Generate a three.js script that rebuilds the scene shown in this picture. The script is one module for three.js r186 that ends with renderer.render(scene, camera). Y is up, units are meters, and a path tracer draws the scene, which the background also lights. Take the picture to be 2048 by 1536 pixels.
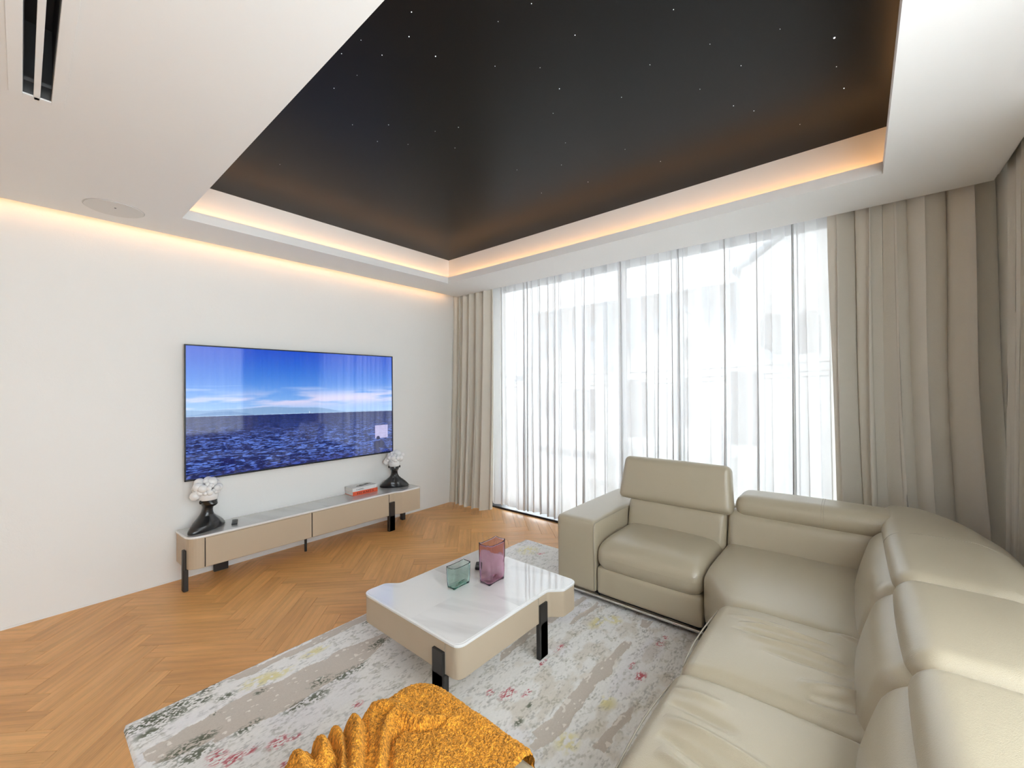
import * as THREE from 'three';
import { RoundedBoxGeometry } from 'three/addons/geometries/RoundedBoxGeometry.js';
import { mergeGeometries, mergeVertices } from 'three/addons/utils/BufferGeometryUtils.js';
import { RectAreaLightUniformsLib } from 'three/addons/lights/RectAreaLightUniformsLib.js';

// ------------------------------------------------------------------ camera, sky, exposure
RectAreaLightUniformsLib.init();
const scene = new THREE.Scene();
const renderer = new THREE.WebGLRenderer({ antialias: true });
renderer.toneMapping = THREE.LinearToneMapping;
renderer.toneMappingExposure = 1.95;
renderer.shadowMap.enabled = true;

const camera = new THREE.PerspectiveCamera(2 * Math.atan(768 / 825.86) * 180 / Math.PI, 2048 / 1536, 0.05, 200);
{
  const yaw = 0.6991, pitch = 0.0083, roll = -0.0084;
  const fw = new THREE.Vector3(-Math.sin(yaw) * Math.cos(pitch), Math.sin(pitch), -Math.cos(yaw) * Math.cos(pitch));
  const r0 = new THREE.Vector3(Math.cos(yaw), 0, -Math.sin(yaw));
  const u0 = new THREE.Vector3().crossVectors(r0, fw);
  const r = r0.clone().multiplyScalar(Math.cos(roll)).addScaledVector(u0, Math.sin(roll));
  const u = u0.clone().multiplyScalar(Math.cos(roll)).addScaledVector(r0, -Math.sin(roll));
  camera.position.set(4.123, 1.4936, 3.9712);
  camera.quaternion.setFromRotationMatrix(new THREE.Matrix4().makeBasis(r, u, fw.clone().negate()));
}
scene.add(camera);
// bright overcast sky: one even colour
scene.background = new THREE.Color().setRGB(0.875, 0.965, 1.03);
scene.backgroundIntensity = 4.2;
const LED_COLOR = new THREE.Color().setRGB(1.0, 0.52, 0.21);
const LED_WALL = 3.2, LED_TRAY = 10;

// ------------------------------------------------------------------ helpers
let seedState = 12345;
const rnd = () => { seedState = (seedState * 1664525 + 1013904223) >>> 0; return seedState / 4294967296; };
const reseed = (s) => { seedState = s >>> 0; rnd(); rnd(); };
const V3 = (x, y, z) => new THREE.Vector3(x, y, z);
const lerp = (a, b, t) => a + (b - a) * t;
const clamp = (x, a = 0, b = 1) => Math.min(b, Math.max(a, x));
const sstep = (a, b, x) => { const t = clamp((x - a) / (b - a)); return t * t * (3 - 2 * t); };
const hash = (i, j, k = 0) => { let h = Math.imul(i, 374761393) ^ Math.imul(j, 668265263) ^ Math.imul(k, 2147483647 ^ 0x5bd1e995); h = Math.imul(h ^ (h >>> 13), 1274126177); return ((h ^ (h >>> 16)) >>> 0) / 4294967296; };
// value noise, period optional (integers) so that textures tile
function noise(x, y, k = 0, px = 0, py = 0) {
  const xi = Math.floor(x), yi = Math.floor(y), fx = x - xi, fy = y - yi, s = fx * fx * (3 - 2 * fx), t = fy * fy * (3 - 2 * fy);
  const wx = (i) => (px ? ((i % px) + px) % px : i), wy = (j) => (py ? ((j % py) + py) % py : j);
  const a = hash(wx(xi), wy(yi), k), b = hash(wx(xi + 1), wy(yi), k), c = hash(wx(xi), wy(yi + 1), k), d = hash(wx(xi + 1), wy(yi + 1), k);
  return (a + (b - a) * s) * (1 - t) + (c + (d - c) * s) * t;
}
function fbm(x, y, oct, k = 0, px = 0, py = 0) {
  let v = 0, a = 0.5, n = 0;
  for (let o = 0; o < oct; o++) { v += a * noise(x, y, k + o, px, py); n += a; a *= 0.5; x *= 2; y *= 2; px *= 2; py *= 2; }
  return v / n;
}
const toS = (l) => Math.round(255 * clamp(l <= 0.0031308 ? l * 12.92 : 1.055 * Math.pow(l, 1 / 2.4) - 0.055));
function dataTex(w, h, fn, srgb = false, rep = true) {
  const d = new Uint8Array(w * h * 4), c = [0, 0, 0];
  for (let y = 0; y < h; y++) for (let x = 0; x < w; x++) {
    fn(x, y, c); const o = (y * w + x) * 4;
    d[o] = clamp(c[0], 0, 255); d[o + 1] = clamp(c[1], 0, 255); d[o + 2] = clamp(c[2], 0, 255); d[o + 3] = 255;
  }
  const t = new THREE.DataTexture(d, w, h, THREE.RGBAFormat);
  t.magFilter = THREE.LinearFilter; t.minFilter = THREE.LinearMipmapLinearFilter;
  if (rep) t.wrapS = t.wrapT = THREE.RepeatWrapping;
  if (srgb) t.colorSpace = THREE.SRGBColorSpace;
  t.needsUpdate = true; return t;
}
const taken = new Map();
function numbered(name) { const n = taken.get(name) ?? 0; taken.set(name, n + 1); return n ? name + '_' + String(n).padStart(3, '0') : name; }
function shadows(o) { o.castShadow = true; o.receiveShadow = true; return o; }
function part(name, geo, mat, parent) { const m = shadows(new THREE.Mesh(geo, mat)); m.name = name; parent.add(m); return m; }
function thing(name, label, category, pos = [0, 0, 0], turn = 0, group) {
  const g = new THREE.Group(); g.name = numbered(name); g.position.set(...pos); g.rotation.y = turn;
  g.userData = { label, category }; if (group) g.userData.group = group; scene.add(g); return g;
}
function solo(name, label, category, geo, mat, pos, turn = 0, group) {
  const m = shadows(new THREE.Mesh(geo, mat)); m.name = numbered(name); if (pos) m.position.set(...pos); m.rotation.y = turn;
  m.userData = { label, category }; if (group) m.userData.group = group; scene.add(m); return m;
}
function structGroup(name, label) { const g = new THREE.Group(); g.name = name; g.userData = { kind: 'structure', label, category: name.replace(/_.*$/, '') }; scene.add(g); return g; }
function struct(name, geo, mat, label) { const m = shadows(new THREE.Mesh(geo, mat)); m.name = name; m.userData = { kind: 'structure', label, category: name.replace(/_.*$/, '') }; scene.add(m); return m; }
// uv in metres from the dominant axis of every triangle
function metric(geo, scale = 1) {
  const g = geo.index ? geo.toNonIndexed() : geo, p = g.attributes.position, uv = new Float32Array(p.count * 2);
  const a = V3(), b = V3(), c = V3(), n = V3();
  for (let i = 0; i < p.count; i += 3) {
    a.fromBufferAttribute(p, i); b.fromBufferAttribute(p, i + 1); c.fromBufferAttribute(p, i + 2);
    n.crossVectors(b.clone().sub(a), c.clone().sub(a)); const ax = Math.abs(n.x), ay = Math.abs(n.y), az = Math.abs(n.z);
    [a, b, c].forEach((v, k) => {
      const [u, w] = ay >= ax && ay >= az ? [v.x, v.z] : ax >= az ? [v.z, v.y] : [v.x, v.y];
      uv[(i + k) * 2] = u * scale; uv[(i + k) * 2 + 1] = w * scale;
    });
  }
  g.setAttribute('uv', new THREE.BufferAttribute(uv, 2)); return g;
}
function box(x0, x1, y0, y1, z0, z1, r = 0, seg = 2) {
  const w = x1 - x0, h = y1 - y0, d = z1 - z0;
  const g = r > 0 ? new RoundedBoxGeometry(w, h, d, seg, Math.min(r, w / 2.01, h / 2.01, d / 2.01)) : new THREE.BoxGeometry(w, h, d);
  g.translate((x0 + x1) / 2, (y0 + y1) / 2, (z0 + z1) / 2); return metric(g);
}
const cat = (list) => mergeGeometries(list.map((g) => { const q = g.index ? g.toNonIndexed() : g; for (const k of Object.keys(q.attributes)) if (!['position', 'normal', 'uv'].includes(k)) q.deleteAttribute(k); return q; }));
// soft cushion: rounded box in [x0..x1][y0..y1][z0..z1] with bulging faces; deform(v, q) gets the world point and its -1..1 place in the box
function cushion([x0, x1, y0, y1, z0, z1], { r = 0.05, puff = [0, 0, 0], n = [26, 12, 26], deform } = {}) {
  const hx = (x1 - x0) / 2, hy = (y1 - y0) / 2, hz = (z1 - z0) / 2, h = [hx, hy, hz];
  let g = new THREE.BoxGeometry(2, 2, 2, n[0], n[1], n[2]); g.deleteAttribute('uv'); g.deleteAttribute('normal'); g = mergeVertices(g, 1e-5);
  const p = g.attributes.position, v = [0, 0, 0], q = [0, 0, 0], rr = Math.min(r, hx, hy, hz) * 0.999, out = V3();
  for (let i = 0; i < p.count; i++) {
    const d = [0, 0, 0]; let len = 0;
    for (let a = 0; a < 3; a++) {
      const t = p.getComponent(i, a), e = Math.sign(t) * (1 - Math.pow(1 - Math.abs(t), 1.55)); q[a] = e;
      v[a] = e * h[a]; const inner = clamp(v[a], -(h[a] - rr), h[a] - rr); d[a] = v[a] - inner; v[a] = inner; len += d[a] * d[a];
    }
    len = Math.sqrt(len) || 1;
    for (let a = 0; a < 3; a++) v[a] += d[a] / len * rr;
    const w = v.map((x, a) => x / h[a]);
    for (let a = 0; a < 3; a++) { const b = (a + 1) % 3, c = (a + 2) % 3; v[a] += Math.sign(w[a]) * w[a] * w[a] * puff[a] * Math.pow(Math.max(0, 1 - w[b] * w[b]), 0.6) * Math.pow(Math.max(0, 1 - w[c] * w[c]), 0.6); }
    out.set(v[0] + (x0 + x1) / 2, v[1] + (y0 + y1) / 2, v[2] + (z0 + z1) / 2);
    if (deform) deform(out, w);
    p.setXYZ(i, out.x, out.y, out.z);
  }
  g.computeVertexNormals(); return metric(g);
}
function tube(points, r, seg = 40, rad = 6, closed = false) { return new THREE.TubeGeometry(new THREE.CatmullRomCurve3(points.map((q) => (q.isVector3 ? q : V3(...q))), closed, 'centripetal'), seg, r, rad, closed); }
// grid surface from a function (u, v in 0..1) -> [x, y, z]
function sheet(nu, nv, fn, uvScale) {
  const pos = [], uv = [], idx = [];
  for (let j = 0; j <= nv; j++) for (let i = 0; i <= nu; i++) { const q = fn(i / nu, j / nv); pos.push(q[0], q[1], q[2]); if (q.length > 3) uv.push(q[3], q[4]); else uv.push(i / nu * (uvScale?.[0] ?? 1), j / nv * (uvScale?.[1] ?? 1)); }
  for (let j = 0; j < nv; j++) for (let i = 0; i < nu; i++) { const a = j * (nu + 1) + i, b = a + 1, c = a + nu + 1, d = c + 1; idx.push(a, b, d, a, d, c); }
  const g = new THREE.BufferGeometry(); g.setAttribute('position', new THREE.Float32BufferAttribute(pos, 3)); g.setAttribute('uv', new THREE.Float32BufferAttribute(uv, 2)); g.setIndex(idx); g.computeVertexNormals(); return g;
}
const rgb = (r, g, b) => new THREE.Color().setRGB(r, g, b);
const std = (o) => new THREE.MeshStandardMaterial(o);
const phys = (o) => new THREE.MeshPhysicalMaterial(o);

// ------------------------------------------------------------------ shared textures and materials
const plasterBump = dataTex(256, 256, (x, y, c) => { const v = 255 * (0.6 * fbm(x / 8, y / 8, 3, 3, 32, 32) + 0.4 * noise(x / 2, y / 2, 9, 128, 128)); c[0] = c[1] = c[2] = v; });
const leatherBump = dataTex(512, 512, (x, y, c) => { const v = 255 * (0.55 * noise(x / 3, y / 3, 1, 171, 171) + 0.3 * noise(x / 6.4, y / 6.4, 2, 80, 80) + 0.15 * noise(x / 24, y / 24, 5, 21, 21)); c[0] = c[1] = c[2] = v; });
const weaveBump = dataTex(256, 256, (x, y, c) => { const v = 140 + 50 * Math.sin(x * Math.PI / 2) * Math.sin(y * Math.PI / 2) + 80 * (noise(x / 2, y / 12, 4, 128, 21) - 0.5) + 80 * (noise(x / 12, y / 2, 8, 21, 128) - 0.5); c[0] = c[1] = c[2] = v; });
const rep = (t, x, y) => { const c = t.clone(); c.repeat.set(x, y); c.needsUpdate = true; return c; };

const M = {
  wall: std({ color: rgb(0.87, 0.855, 0.82), roughness: 0.92, bumpMap: rep(plasterBump, 2, 2), bumpScale: 0.0004 }),
  ceiling: std({ color: rgb(0.87, 0.86, 0.835), roughness: 0.95 }),
  starPanel: phys({ color: rgb(0.007, 0.0065, 0.006), roughness: 0.36, specularIntensity: 0.35 }),
  leather: phys({ color: rgb(0.49, 0.42, 0.30), roughness: 0.30, clearcoat: 0.35, clearcoatRoughness: 0.28, bumpMap: rep(leatherBump, 6, 6), bumpScale: 0.0005, sheen: 0.15, sheenRoughness: 0.5, sheenColor: rgb(1, 0.95, 0.85) }),
  stitch: std({ color: rgb(0.42, 0.37, 0.29), roughness: 0.6 }),
  chrome: std({ color: rgb(0.75, 0.74, 0.72), metalness: 1, roughness: 0.15 }),
  plinth: std({ color: rgb(0.03, 0.028, 0.026), roughness: 0.7 }),
  drape: phys({ color: rgb(0.74, 0.685, 0.59), roughness: 0.95, bumpMap: rep(weaveBump, 1, 1), bumpScale: 0.0008, sheen: 0.3, sheenRoughness: 0.6, sheenColor: rgb(0.6, 0.56, 0.5) }),
  sheer: phys({ color: rgb(0.84, 0.84, 0.84), roughness: 0.76, transmission: 0.20, thickness: 0, specularIntensity: 0.2 }),
  taupe: std({ color: rgb(0.55, 0.44, 0.315), roughness: 0.5 }),
  darkMetal: std({ color: rgb(0.035, 0.032, 0.03), roughness: 0.45, metalness: 0.3 }),
  frame: std({ color: rgb(0.02, 0.02, 0.021), roughness: 0.4 }),
  glass: phys({ color: rgb(1, 1, 1), roughness: 0.0, transmission: 1, thickness: 0, ior: 1.45 }),
  whiteGloss: phys({ color: rgb(0.86, 0.85, 0.83), roughness: 0.3, clearcoat: 0.6, clearcoatRoughness: 0.15 }),
  blackGloss: phys({ color: rgb(0.008, 0.008, 0.008), roughness: 0.28, clearcoat: 0.5, clearcoatRoughness: 0.2 }),
  blackPlastic: std({ color: rgb(0.012, 0.012, 0.013), roughness: 0.4 }),
  led: std({ color: rgb(1, 0.9, 0.8), emissive: LED_COLOR, emissiveIntensity: 1.6 }),
  facade: std({ color: rgb(0.86, 0.84, 0.81), roughness: 0.9 }),
  facadeGrey: std({ color: rgb(0.50, 0.49, 0.48), roughness: 0.9 }),
  roof: std({ color: rgb(0.40, 0.45, 0.50), roughness: 0.8 }),
  darkPane: std({ color: rgb(0.20, 0.17, 0.16), roughness: 0.3 }),
};

// ------------------------------------------------------------------ the shell of the room
const H = 2.684, ROOF = 2.984, XR = 5.05, ZB = 8.0;
{
  struct('wall_left', box(-0.2, 0, -0.2, 3.2, -0.25, ZB + 0.2), M.wall, 'plain off-white wall behind the television');
  const wf = structGroup('wall_front', 'off-white wall round the wide sliding window');
  part('wall_pier', box(0, 0.46, 0, 3.2, -0.25, 0), M.wall, wf);
  part('wall_pier', box(4.28, XR + 0.2, 0, 3.2, -0.25, 0), M.wall, wf);
  part('window_header', box(0.46, 4.28, 2.78, 3.2, -0.25, 0), M.wall, wf);
  const wr = structGroup('wall_right', 'off-white wall behind the long curtain on the right');
  part('wall_pier', box(XR, XR + 0.2, 0, 3.2, 0, 1.15), M.wall, wr);
  part('wall_pier', box(XR, XR + 0.2, 0, 3.2, 4.8, ZB + 0.2), M.wall, wr);
  part('window_header', box(XR, XR + 0.2, 2.78, 3.2, 1.15, 4.8), M.wall, wr);
  struct('wall_rear', box(0, XR, 0, 3.2, ZB, ZB + 0.2), M.wall, 'plain off-white wall behind the camera');
}
{ // dropped ceiling with a stepped tray, light coves and curtain pockets
  const c = structGroup('ceiling', 'white dropped ceiling with a recessed tray and lit coves');
  const g = 0.107, pz = 0.30, px = 4.742, t = 0.03;
  const lx0 = 0.553, lx1 = 4.240, lz0 = 0.840, lz1 = 3.255, rec = 0.088; // lip of the tray, recess behind it
  part('roof_slab', box(-0.2, XR + 0.2, 3.0, 3.2, -0.25, ZB + 0.2), M.ceiling, c);
  const add = (x0, x1, y0, y1, z0, z1) => part('board', box(x0, x1, y0, y1, z0, z1), M.ceiling, c);
  add(g, lx0, H, H + t, pz, ZB); add(lx1, px, H, H + t, pz, ZB);
  add(lx0, lx1, H, H + t, pz, lz0); add(lx0, lx1, H, H + t, lz1, 3.892); add(lx0, lx1, H, H + t, 3.968, ZB); add(lx0, 1.597, H, H + t, 3.892, 3.968); add(3.28, lx1, H, H + t, 3.892, 3.968); // an opening is left for the air vent
  const lipTop = 2.752, lt = 0.02;
  const lip = (x0, x1, z0, z1) => part('cove_lip', box(x0, x1, H + t, lipTop, z0, z1), M.ceiling, c);
  lip(lx0 - lt, lx0, lz0 - lt, lz1 + lt); lip(lx1, lx1 + lt, lz0 - lt, lz1 + lt); lip(lx0, lx1, lz0 - lt, lz0); lip(lx0, lx1, lz1, lz1 + lt);
  const cw = (x0, x1, z0, z1) => part('cove_wall', box(x0, x1, H + t, 3.0, z0, z1), M.ceiling, c);
  const a0 = lx0 - rec, a1 = lx1 + rec, b0 = lz0 - rec, b1 = lz1 + rec, w = 0.05;
  cw(a0 - w, a0, b0 - w, b1 + w); cw(a1, a1 + w, b0 - w, b1 + w); cw(a0, a1, b0 - w, b0); cw(a0, a1, b1, b1 + w);
  // backs of the curtain pockets
  part('pocket_board', box(0, px, H + t, 3.0, pz, pz + 0.02), M.ceiling, c);
  part('pocket_board', box(px, px + 0.02, H + t, 3.0, pz, ZB), M.ceiling, c);
  part('pocket_board', box(0.25, 0.27, H + t, 3.0, pz + 0.02, ZB), M.ceiling, c);
  // star ceiling
  const s = thing('star_ceiling_panel', 'black ceiling panel dotted with tiny star lights', 'ceiling panel', [0, ROOF, 0]);
  part('panel', box(a0, a1, 0, 0.016, b0, b1), M.starPanel, s);
  const stars = [[2.783, 2.977, 1.2], [3.166, 2.696, 1], [3.578, 2.31, 1], [2.68, 2.914, 1.3], [2.51, 3.037, 0.9], [2.379, 3.055, 1], [2.508, 2.934, 1.1], [2.684, 2.774, 1.5], [2.848, 2.558, 0.9], [3.219, 2.462, 1.2], [4.059, 1.724, 2.6], [2.994, 2.241, 1.2], [3.001, 2.414, 0.7], [3.719, 1.813, 1], [4.059, 1.513, 1], [4.082, 1.309, 1.5], [3.628, 1.53, 1.3], [3.703, 1.412, 1.2], [1.951, 2.768, 0.9], [2.104, 2.635, 1], [1.917, 2.589, 0.8], [2.03, 2.45, 0.6], [2.386, 2.362, 1], [2.219, 2.238, 0.9], [2.345, 1.784, 0.6], [2.274, 1.401, 0.8], [2.611, 1.638, 0.7], [2.63, 1.317, 0.9], [3.132, 1.243, 0.9], [2.148, 2.974, 1], [3.015, 2.722, 0.7], [3.398, 2.096, 0.8], [3.203, 1.981, 0.8], [2.865, 2.108, 0.6], [2.256, 2.425, 0.6], [2.768, 1.833, 0.6], [2.313, 2.944, 0.6], [3.887, 1.928, 0.6], [3.528, 1.777, 0.6], [3.881, 1.106, 0.7], [3.014, 1.529, 0.6], [3.642, 2.038, 0.7], [1.203, 2.868, 0.6]];
  const sg = new THREE.SphereGeometry(1, 10, 6), sm = std({ color: rgb(1, 1, 1), emissive: rgb(0.85, 0.92, 1), emissiveIntensity: 1.2 });
  for (const [x, z, k] of stars) { const m = part('star_light', sg, sm, s); m.position.set(x, 0, z); m.scale.setScalar(0.0013 * k + 0.0003); }
  // light strips in the coves: a glowing strip and an area light of its size in front of it
  const strip = (label, x0, x1, y0, y1, z0, z1, dir, power) => {
    const o = solo('led_strip_light', label, 'light strip', box(x0, x1, y0, y1, z0, z1), M.led, null, 0, 'warm light strips hidden in the ceiling coves');
    o.castShadow = false;
    const alongX = (x1 - x0) > (z1 - z0), len = alongX ? x1 - x0 : z1 - z0;
    const L = new THREE.RectAreaLight(LED_COLOR, power, len, y1 - y0); L.name = 'led_strip_glow';
    const cx = (x0 + x1) / 2 + dir[0] * ((x1 - x0) / 2 + 0.002), cy = (y0 + y1) / 2, cz = (z0 + z1) / 2 + dir[1] * ((z1 - z0) / 2 + 0.002);
    L.position.set(cx, cy, cz); L.lookAt(cx + dir[0], cy + (dir[2] ?? 0), cz + dir[1]); L.castShadow = true; scene.add(L);
  };
  const sy0 = H + t + 0.004, sy1 = sy0 + 0.016, e = 0.008;
  strip('warm light strip along the top of the television wall', g - 0.006, g, H + 0.008, H + 0.026, 0.42, ZB - 0.1, [-1, 0, 0], LED_WALL);
  strip('warm light strip in the tray cove on the television side', lx0 - lt - e, lx0 - lt, sy0, sy1, lz0, lz1, [-1, 0, 1.4], LED_TRAY);
  strip('warm light strip in the tray cove on the sofa side', lx1 + lt, lx1 + lt + e, sy0, sy1, lz0, lz1, [1, 0, 1.4], LED_TRAY);
  strip('warm light strip in the tray cove on the window side', lx0, lx1, sy0, sy1, lz0 - lt - e, lz0 - lt, [0, -1, 1.4], LED_TRAY);
  strip('warm light strip in the tray cove above the camera', lx0, lx1, sy0, sy1, lz1 + lt, lz1 + lt + e, [0, 1, 1.4], LED_TRAY);
}
// ------------------------------------------------------------------ herringbone floor
{
  const floor = structGroup('floor', 'orange-brown oak herringbone floor');
  part('slab', box(-0.2, XR + 0.2, -0.2, -0.013, -0.25, ZB + 0.2), M.facadeGrey, floor);
  const TW = 512, TH = 1024; // 0.5 m across, 1.5 m along
  const wood = dataTex(TW, TH, (x, y, c) => {
    const u = x / TW, v = y / TH;
    const warp = 0.10 * (fbm(u * 3, v * 3, 3, 40, 3, 3) - 0.5);
    const rings = 0.5 + 0.5 * Math.sin(2 * Math.PI * ((u + warp) * 10 + 1.3 * fbm(u * 2, v * 2, 2, 50, 2, 2)));
    const fine = noise(u * 150, v * 14, 60, 150, 14), finer = noise(u * 256, v * 40, 61, 256, 40), broad = fbm(u * 4, v * 3, 3, 62, 4, 3);
    const pore = noise(u * 220, v * 30, 63, 220, 30) > 0.8 ? 1 : 0;
    const k = 0.92 + 0.035 * (rings - 0.5) + 0.05 * (fine - 0.5) + 0.03 * (finer - 0.5) + 0.14 * (broad - 0.5) - 0.03 * pore;
    c[0] = 255 * k; c[1] = 255 * (k - 0.03 * (1 - broad)); c[2] = 255 * (k - 0.07 * (1 - broad) - 0.02 * pore);
  }, true);
  const tones = [[1, 1, 1], [0.975, 0.965, 0.95], [1.025, 1.02, 1.01], [0.985, 0.965, 0.95], [1.015, 0.995, 0.98], [0.98, 0.98, 0.985]];
  const mats = tones.map((t) => phys({ color: rgb(0.90 * t[0], 0.475 * t[1], 0.165 * t[2]), map: wood, roughness: 0.36, bumpMap: wood, bumpScale: 0.0003, clearcoat: 0.12, clearcoatRoughness: 0.25 }));
  const w = 0.12, L = 0.60, s2 = Math.SQRT1_2;
  const clip = (poly, ax, lim, keepLess) => { // convex clip
    const out = []; const inside = (p) => (keepLess ? p[ax] <= lim : p[ax] >= lim);
    poly.forEach((a, i) => { const b = poly[(i + 1) % poly.length], ia = inside(a), ib = inside(b); if (ia) out.push(a); if (ia !== ib) { const t = (lim - a[ax]) / (b[ax] - a[ax]); out.push([lerp(a[0], b[0], t), lerp(a[1], b[1], t)]); } });
    return out;
  };
  const rest = []; const list = [];
  reseed(77);
  const toW = (u, v) => [1.13 + (u + v) * s2, 2.6 + (v - u) * s2];
  for (let a = -70; a < 70; a++) for (let b = -12; b < 12; b++) for (let k = 0; k < 2; k++) {
    const ou = a * w + b * L, ov = a * w - b * L;
    const r = k === 0 ? [ou, ou + L, ov, ov + w] : [ou, ou + w, ov + w, ov + w + L];
    const cc = toW((r[0] + r[1]) / 2, (r[2] + r[3]) / 2);
    if (cc[0] < -0.5 || cc[0] > XR + 0.5 || cc[1] < -0.7 || cc[1] > ZB + 0.5) continue;
    const gap = 0.0005;
    let poly = [[r[0] + gap, r[2] + gap], [r[1] - gap, r[2] + gap], [r[1] - gap, r[3] - gap], [r[0] + gap, r[3] - gap]].map(([u, v]) => { const q = toW(u, v); return [...q, u, v]; });
    let pw = poly.map((q) => [q[0], q[1]]);
    pw = clip(pw, 0, 0.001, false); if (pw.length > 2) pw = clip(pw, 0, XR, true); if (pw.length > 2) pw = clip(pw, 1, 0.171, false); if (pw.length > 2) pw = clip(pw, 1, ZB, true);
    if (pw.length < 3) continue;
    const mi = Math.floor(rnd() * mats.length), offu = rnd() * 3, offv = rnd() * 3;
    const pos = [], uv = [], idx = [], n = pw.length, mx = pw.reduce((s, q) => s + q[0], 0) / n, mz = pw.reduce((s, q) => s + q[1], 0) / n;
    const tex = (x, z) => { const dx = (x - 1.13) / s2, dz = (z - 2.6) / s2, uu = (dx - dz) / 2, vv = (dx + dz) / 2; const [al, ac] = k === 0 ? [uu, vv] : [vv, uu]; return [ac / 0.5 + offu, al / 1.5 + offv]; };
    const ring = (sh, y) => pw.forEach(([x, z]) => { const d = Math.hypot(x - mx, z - mz) || 1, X = x - (x - mx) / d * sh, Z = z - (z - mz) / d * sh; pos.push(X, y, Z); uv.push(...tex(X, Z)); });
    ring(0.0009, 0); ring(0.0009, 0); ring(0, -0.0011); ring(0, -0.012);
    for (let i = 1; i < n - 1; i++) idx.push(0, i + 1, i);
    for (let q = 1; q < 3; q++) for (let i = 0; i < n; i++) { const j = (i + 1) % n, A = q * n + i, B = q * n + j, C = (q + 1) * n + i, D = (q + 1) * n + j; idx.push(A, B, D, A, D, C); }
    const g = new THREE.BufferGeometry(); g.setAttribute('position', new THREE.Float32BufferAttribute(pos, 3)); g.setAttribute('uv', new THREE.Float32BufferAttribute(uv, 2)); g.setIndex(idx); g.computeVertexNormals();
    // orientation check of the top
    const nrm = g.attributes.normal; if (nrm.getY(0) < 0) { for (let i = 0; i < idx.length; i += 3) [idx[i + 1], idx[i + 2]] = [idx[i + 2], idx[i + 1]]; g.setIndex(idx); g.computeVertexNormals(); }
    list.push({ g, m: mats[mi], seen: mx < 2.0 && mz < 5.2 });
  }
  let count = 0; const byMat = new Map();
  for (const q of list) { if (q.seen && count < 295) { part('plank', q.g, q.m, floor); count++; } else { if (!byMat.has(q.m)) byMat.set(q.m, []); byMat.get(q.m).push(q.g); } }
  const far = new THREE.Group(); // the planks under the sofa and behind the camera
  for (const [m, gs] of byMat) { const p = part('plank_field', cat(gs), m, floor); p.userData.kind = 'stuff'; }
  struct('baseboard_left', box(0, 0.004, 0, 0.012, 0.45, ZB, 0), M.wall, 'thin white shadow bead where the television wall meets the floor');
}
// ------------------------------------------------------------------ windows
function slidingWindow(name, label, along, a0, a1, plane, panes, trackIn, outwards) {
  const w = structGroup(name, label), top = 2.78, f = 0.055, d0 = plane - 0.04, d1 = plane + 0.04;
  const B = (p0, p1, y0, y1, q0, q1) => (along === 'x' ? box(p0, p1, y0, y1, q0, q1, 0.003, 1) : box(q0, q1, y0, y1, p0, p1, 0.003, 1));
  const lo = Math.min(d0, trackIn), hi = Math.max(d1, trackIn);
  part('track', B(a0, a1, -0.012, 0.022, lo, hi), M.frame, w); part('head_rail', B(a0, a1, top - f, top, d0, d1), M.frame, w);
  part('jamb', B(a0, a0 + f, 0.022, top - f, d0, d1), M.frame, w); part('jamb', B(a1 - f, a1, 0.022, top - f, d0, d1), M.frame, w);
  for (let i = 1; i < panes.length - 1; i++) part('mullion', B(panes[i] - f / 2, panes[i] + f / 2, 0.022, top - f, d0, d1), M.frame, w);
  for (let i = 0; i < panes.length - 1; i++) {
    const p0 = panes[i] + (i ? f / 2 : f), p1 = panes[i + 1] - (i < panes.length - 2 ? f / 2 : f), c = (p0 + p1) / 2;
    const g = new THREE.PlaneGeometry(p1 - p0, top - f - 0.022); const m = part('pane', g, M.glass, w);
    if (along === 'x') m.position.set(c, (top - f + 0.022) / 2, plane); else { m.position.set(plane, (top - f + 0.022) / 2, c); m.rotation.y = Math.PI / 2; }
  }
  return w;
}
slidingWindow('window_1', 'wide black-framed sliding window behind the sheer curtain', 'x', 0.46, 4.28, -0.06, [0.46, 2.24, 4.28], 0.170);
slidingWindow('window_2', 'black-framed sliding window in the right-hand wall', 'z', 1.15, 4.8, XR + 0.06, [1.15, 2.95, 4.8], XR + 0.02);
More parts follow.
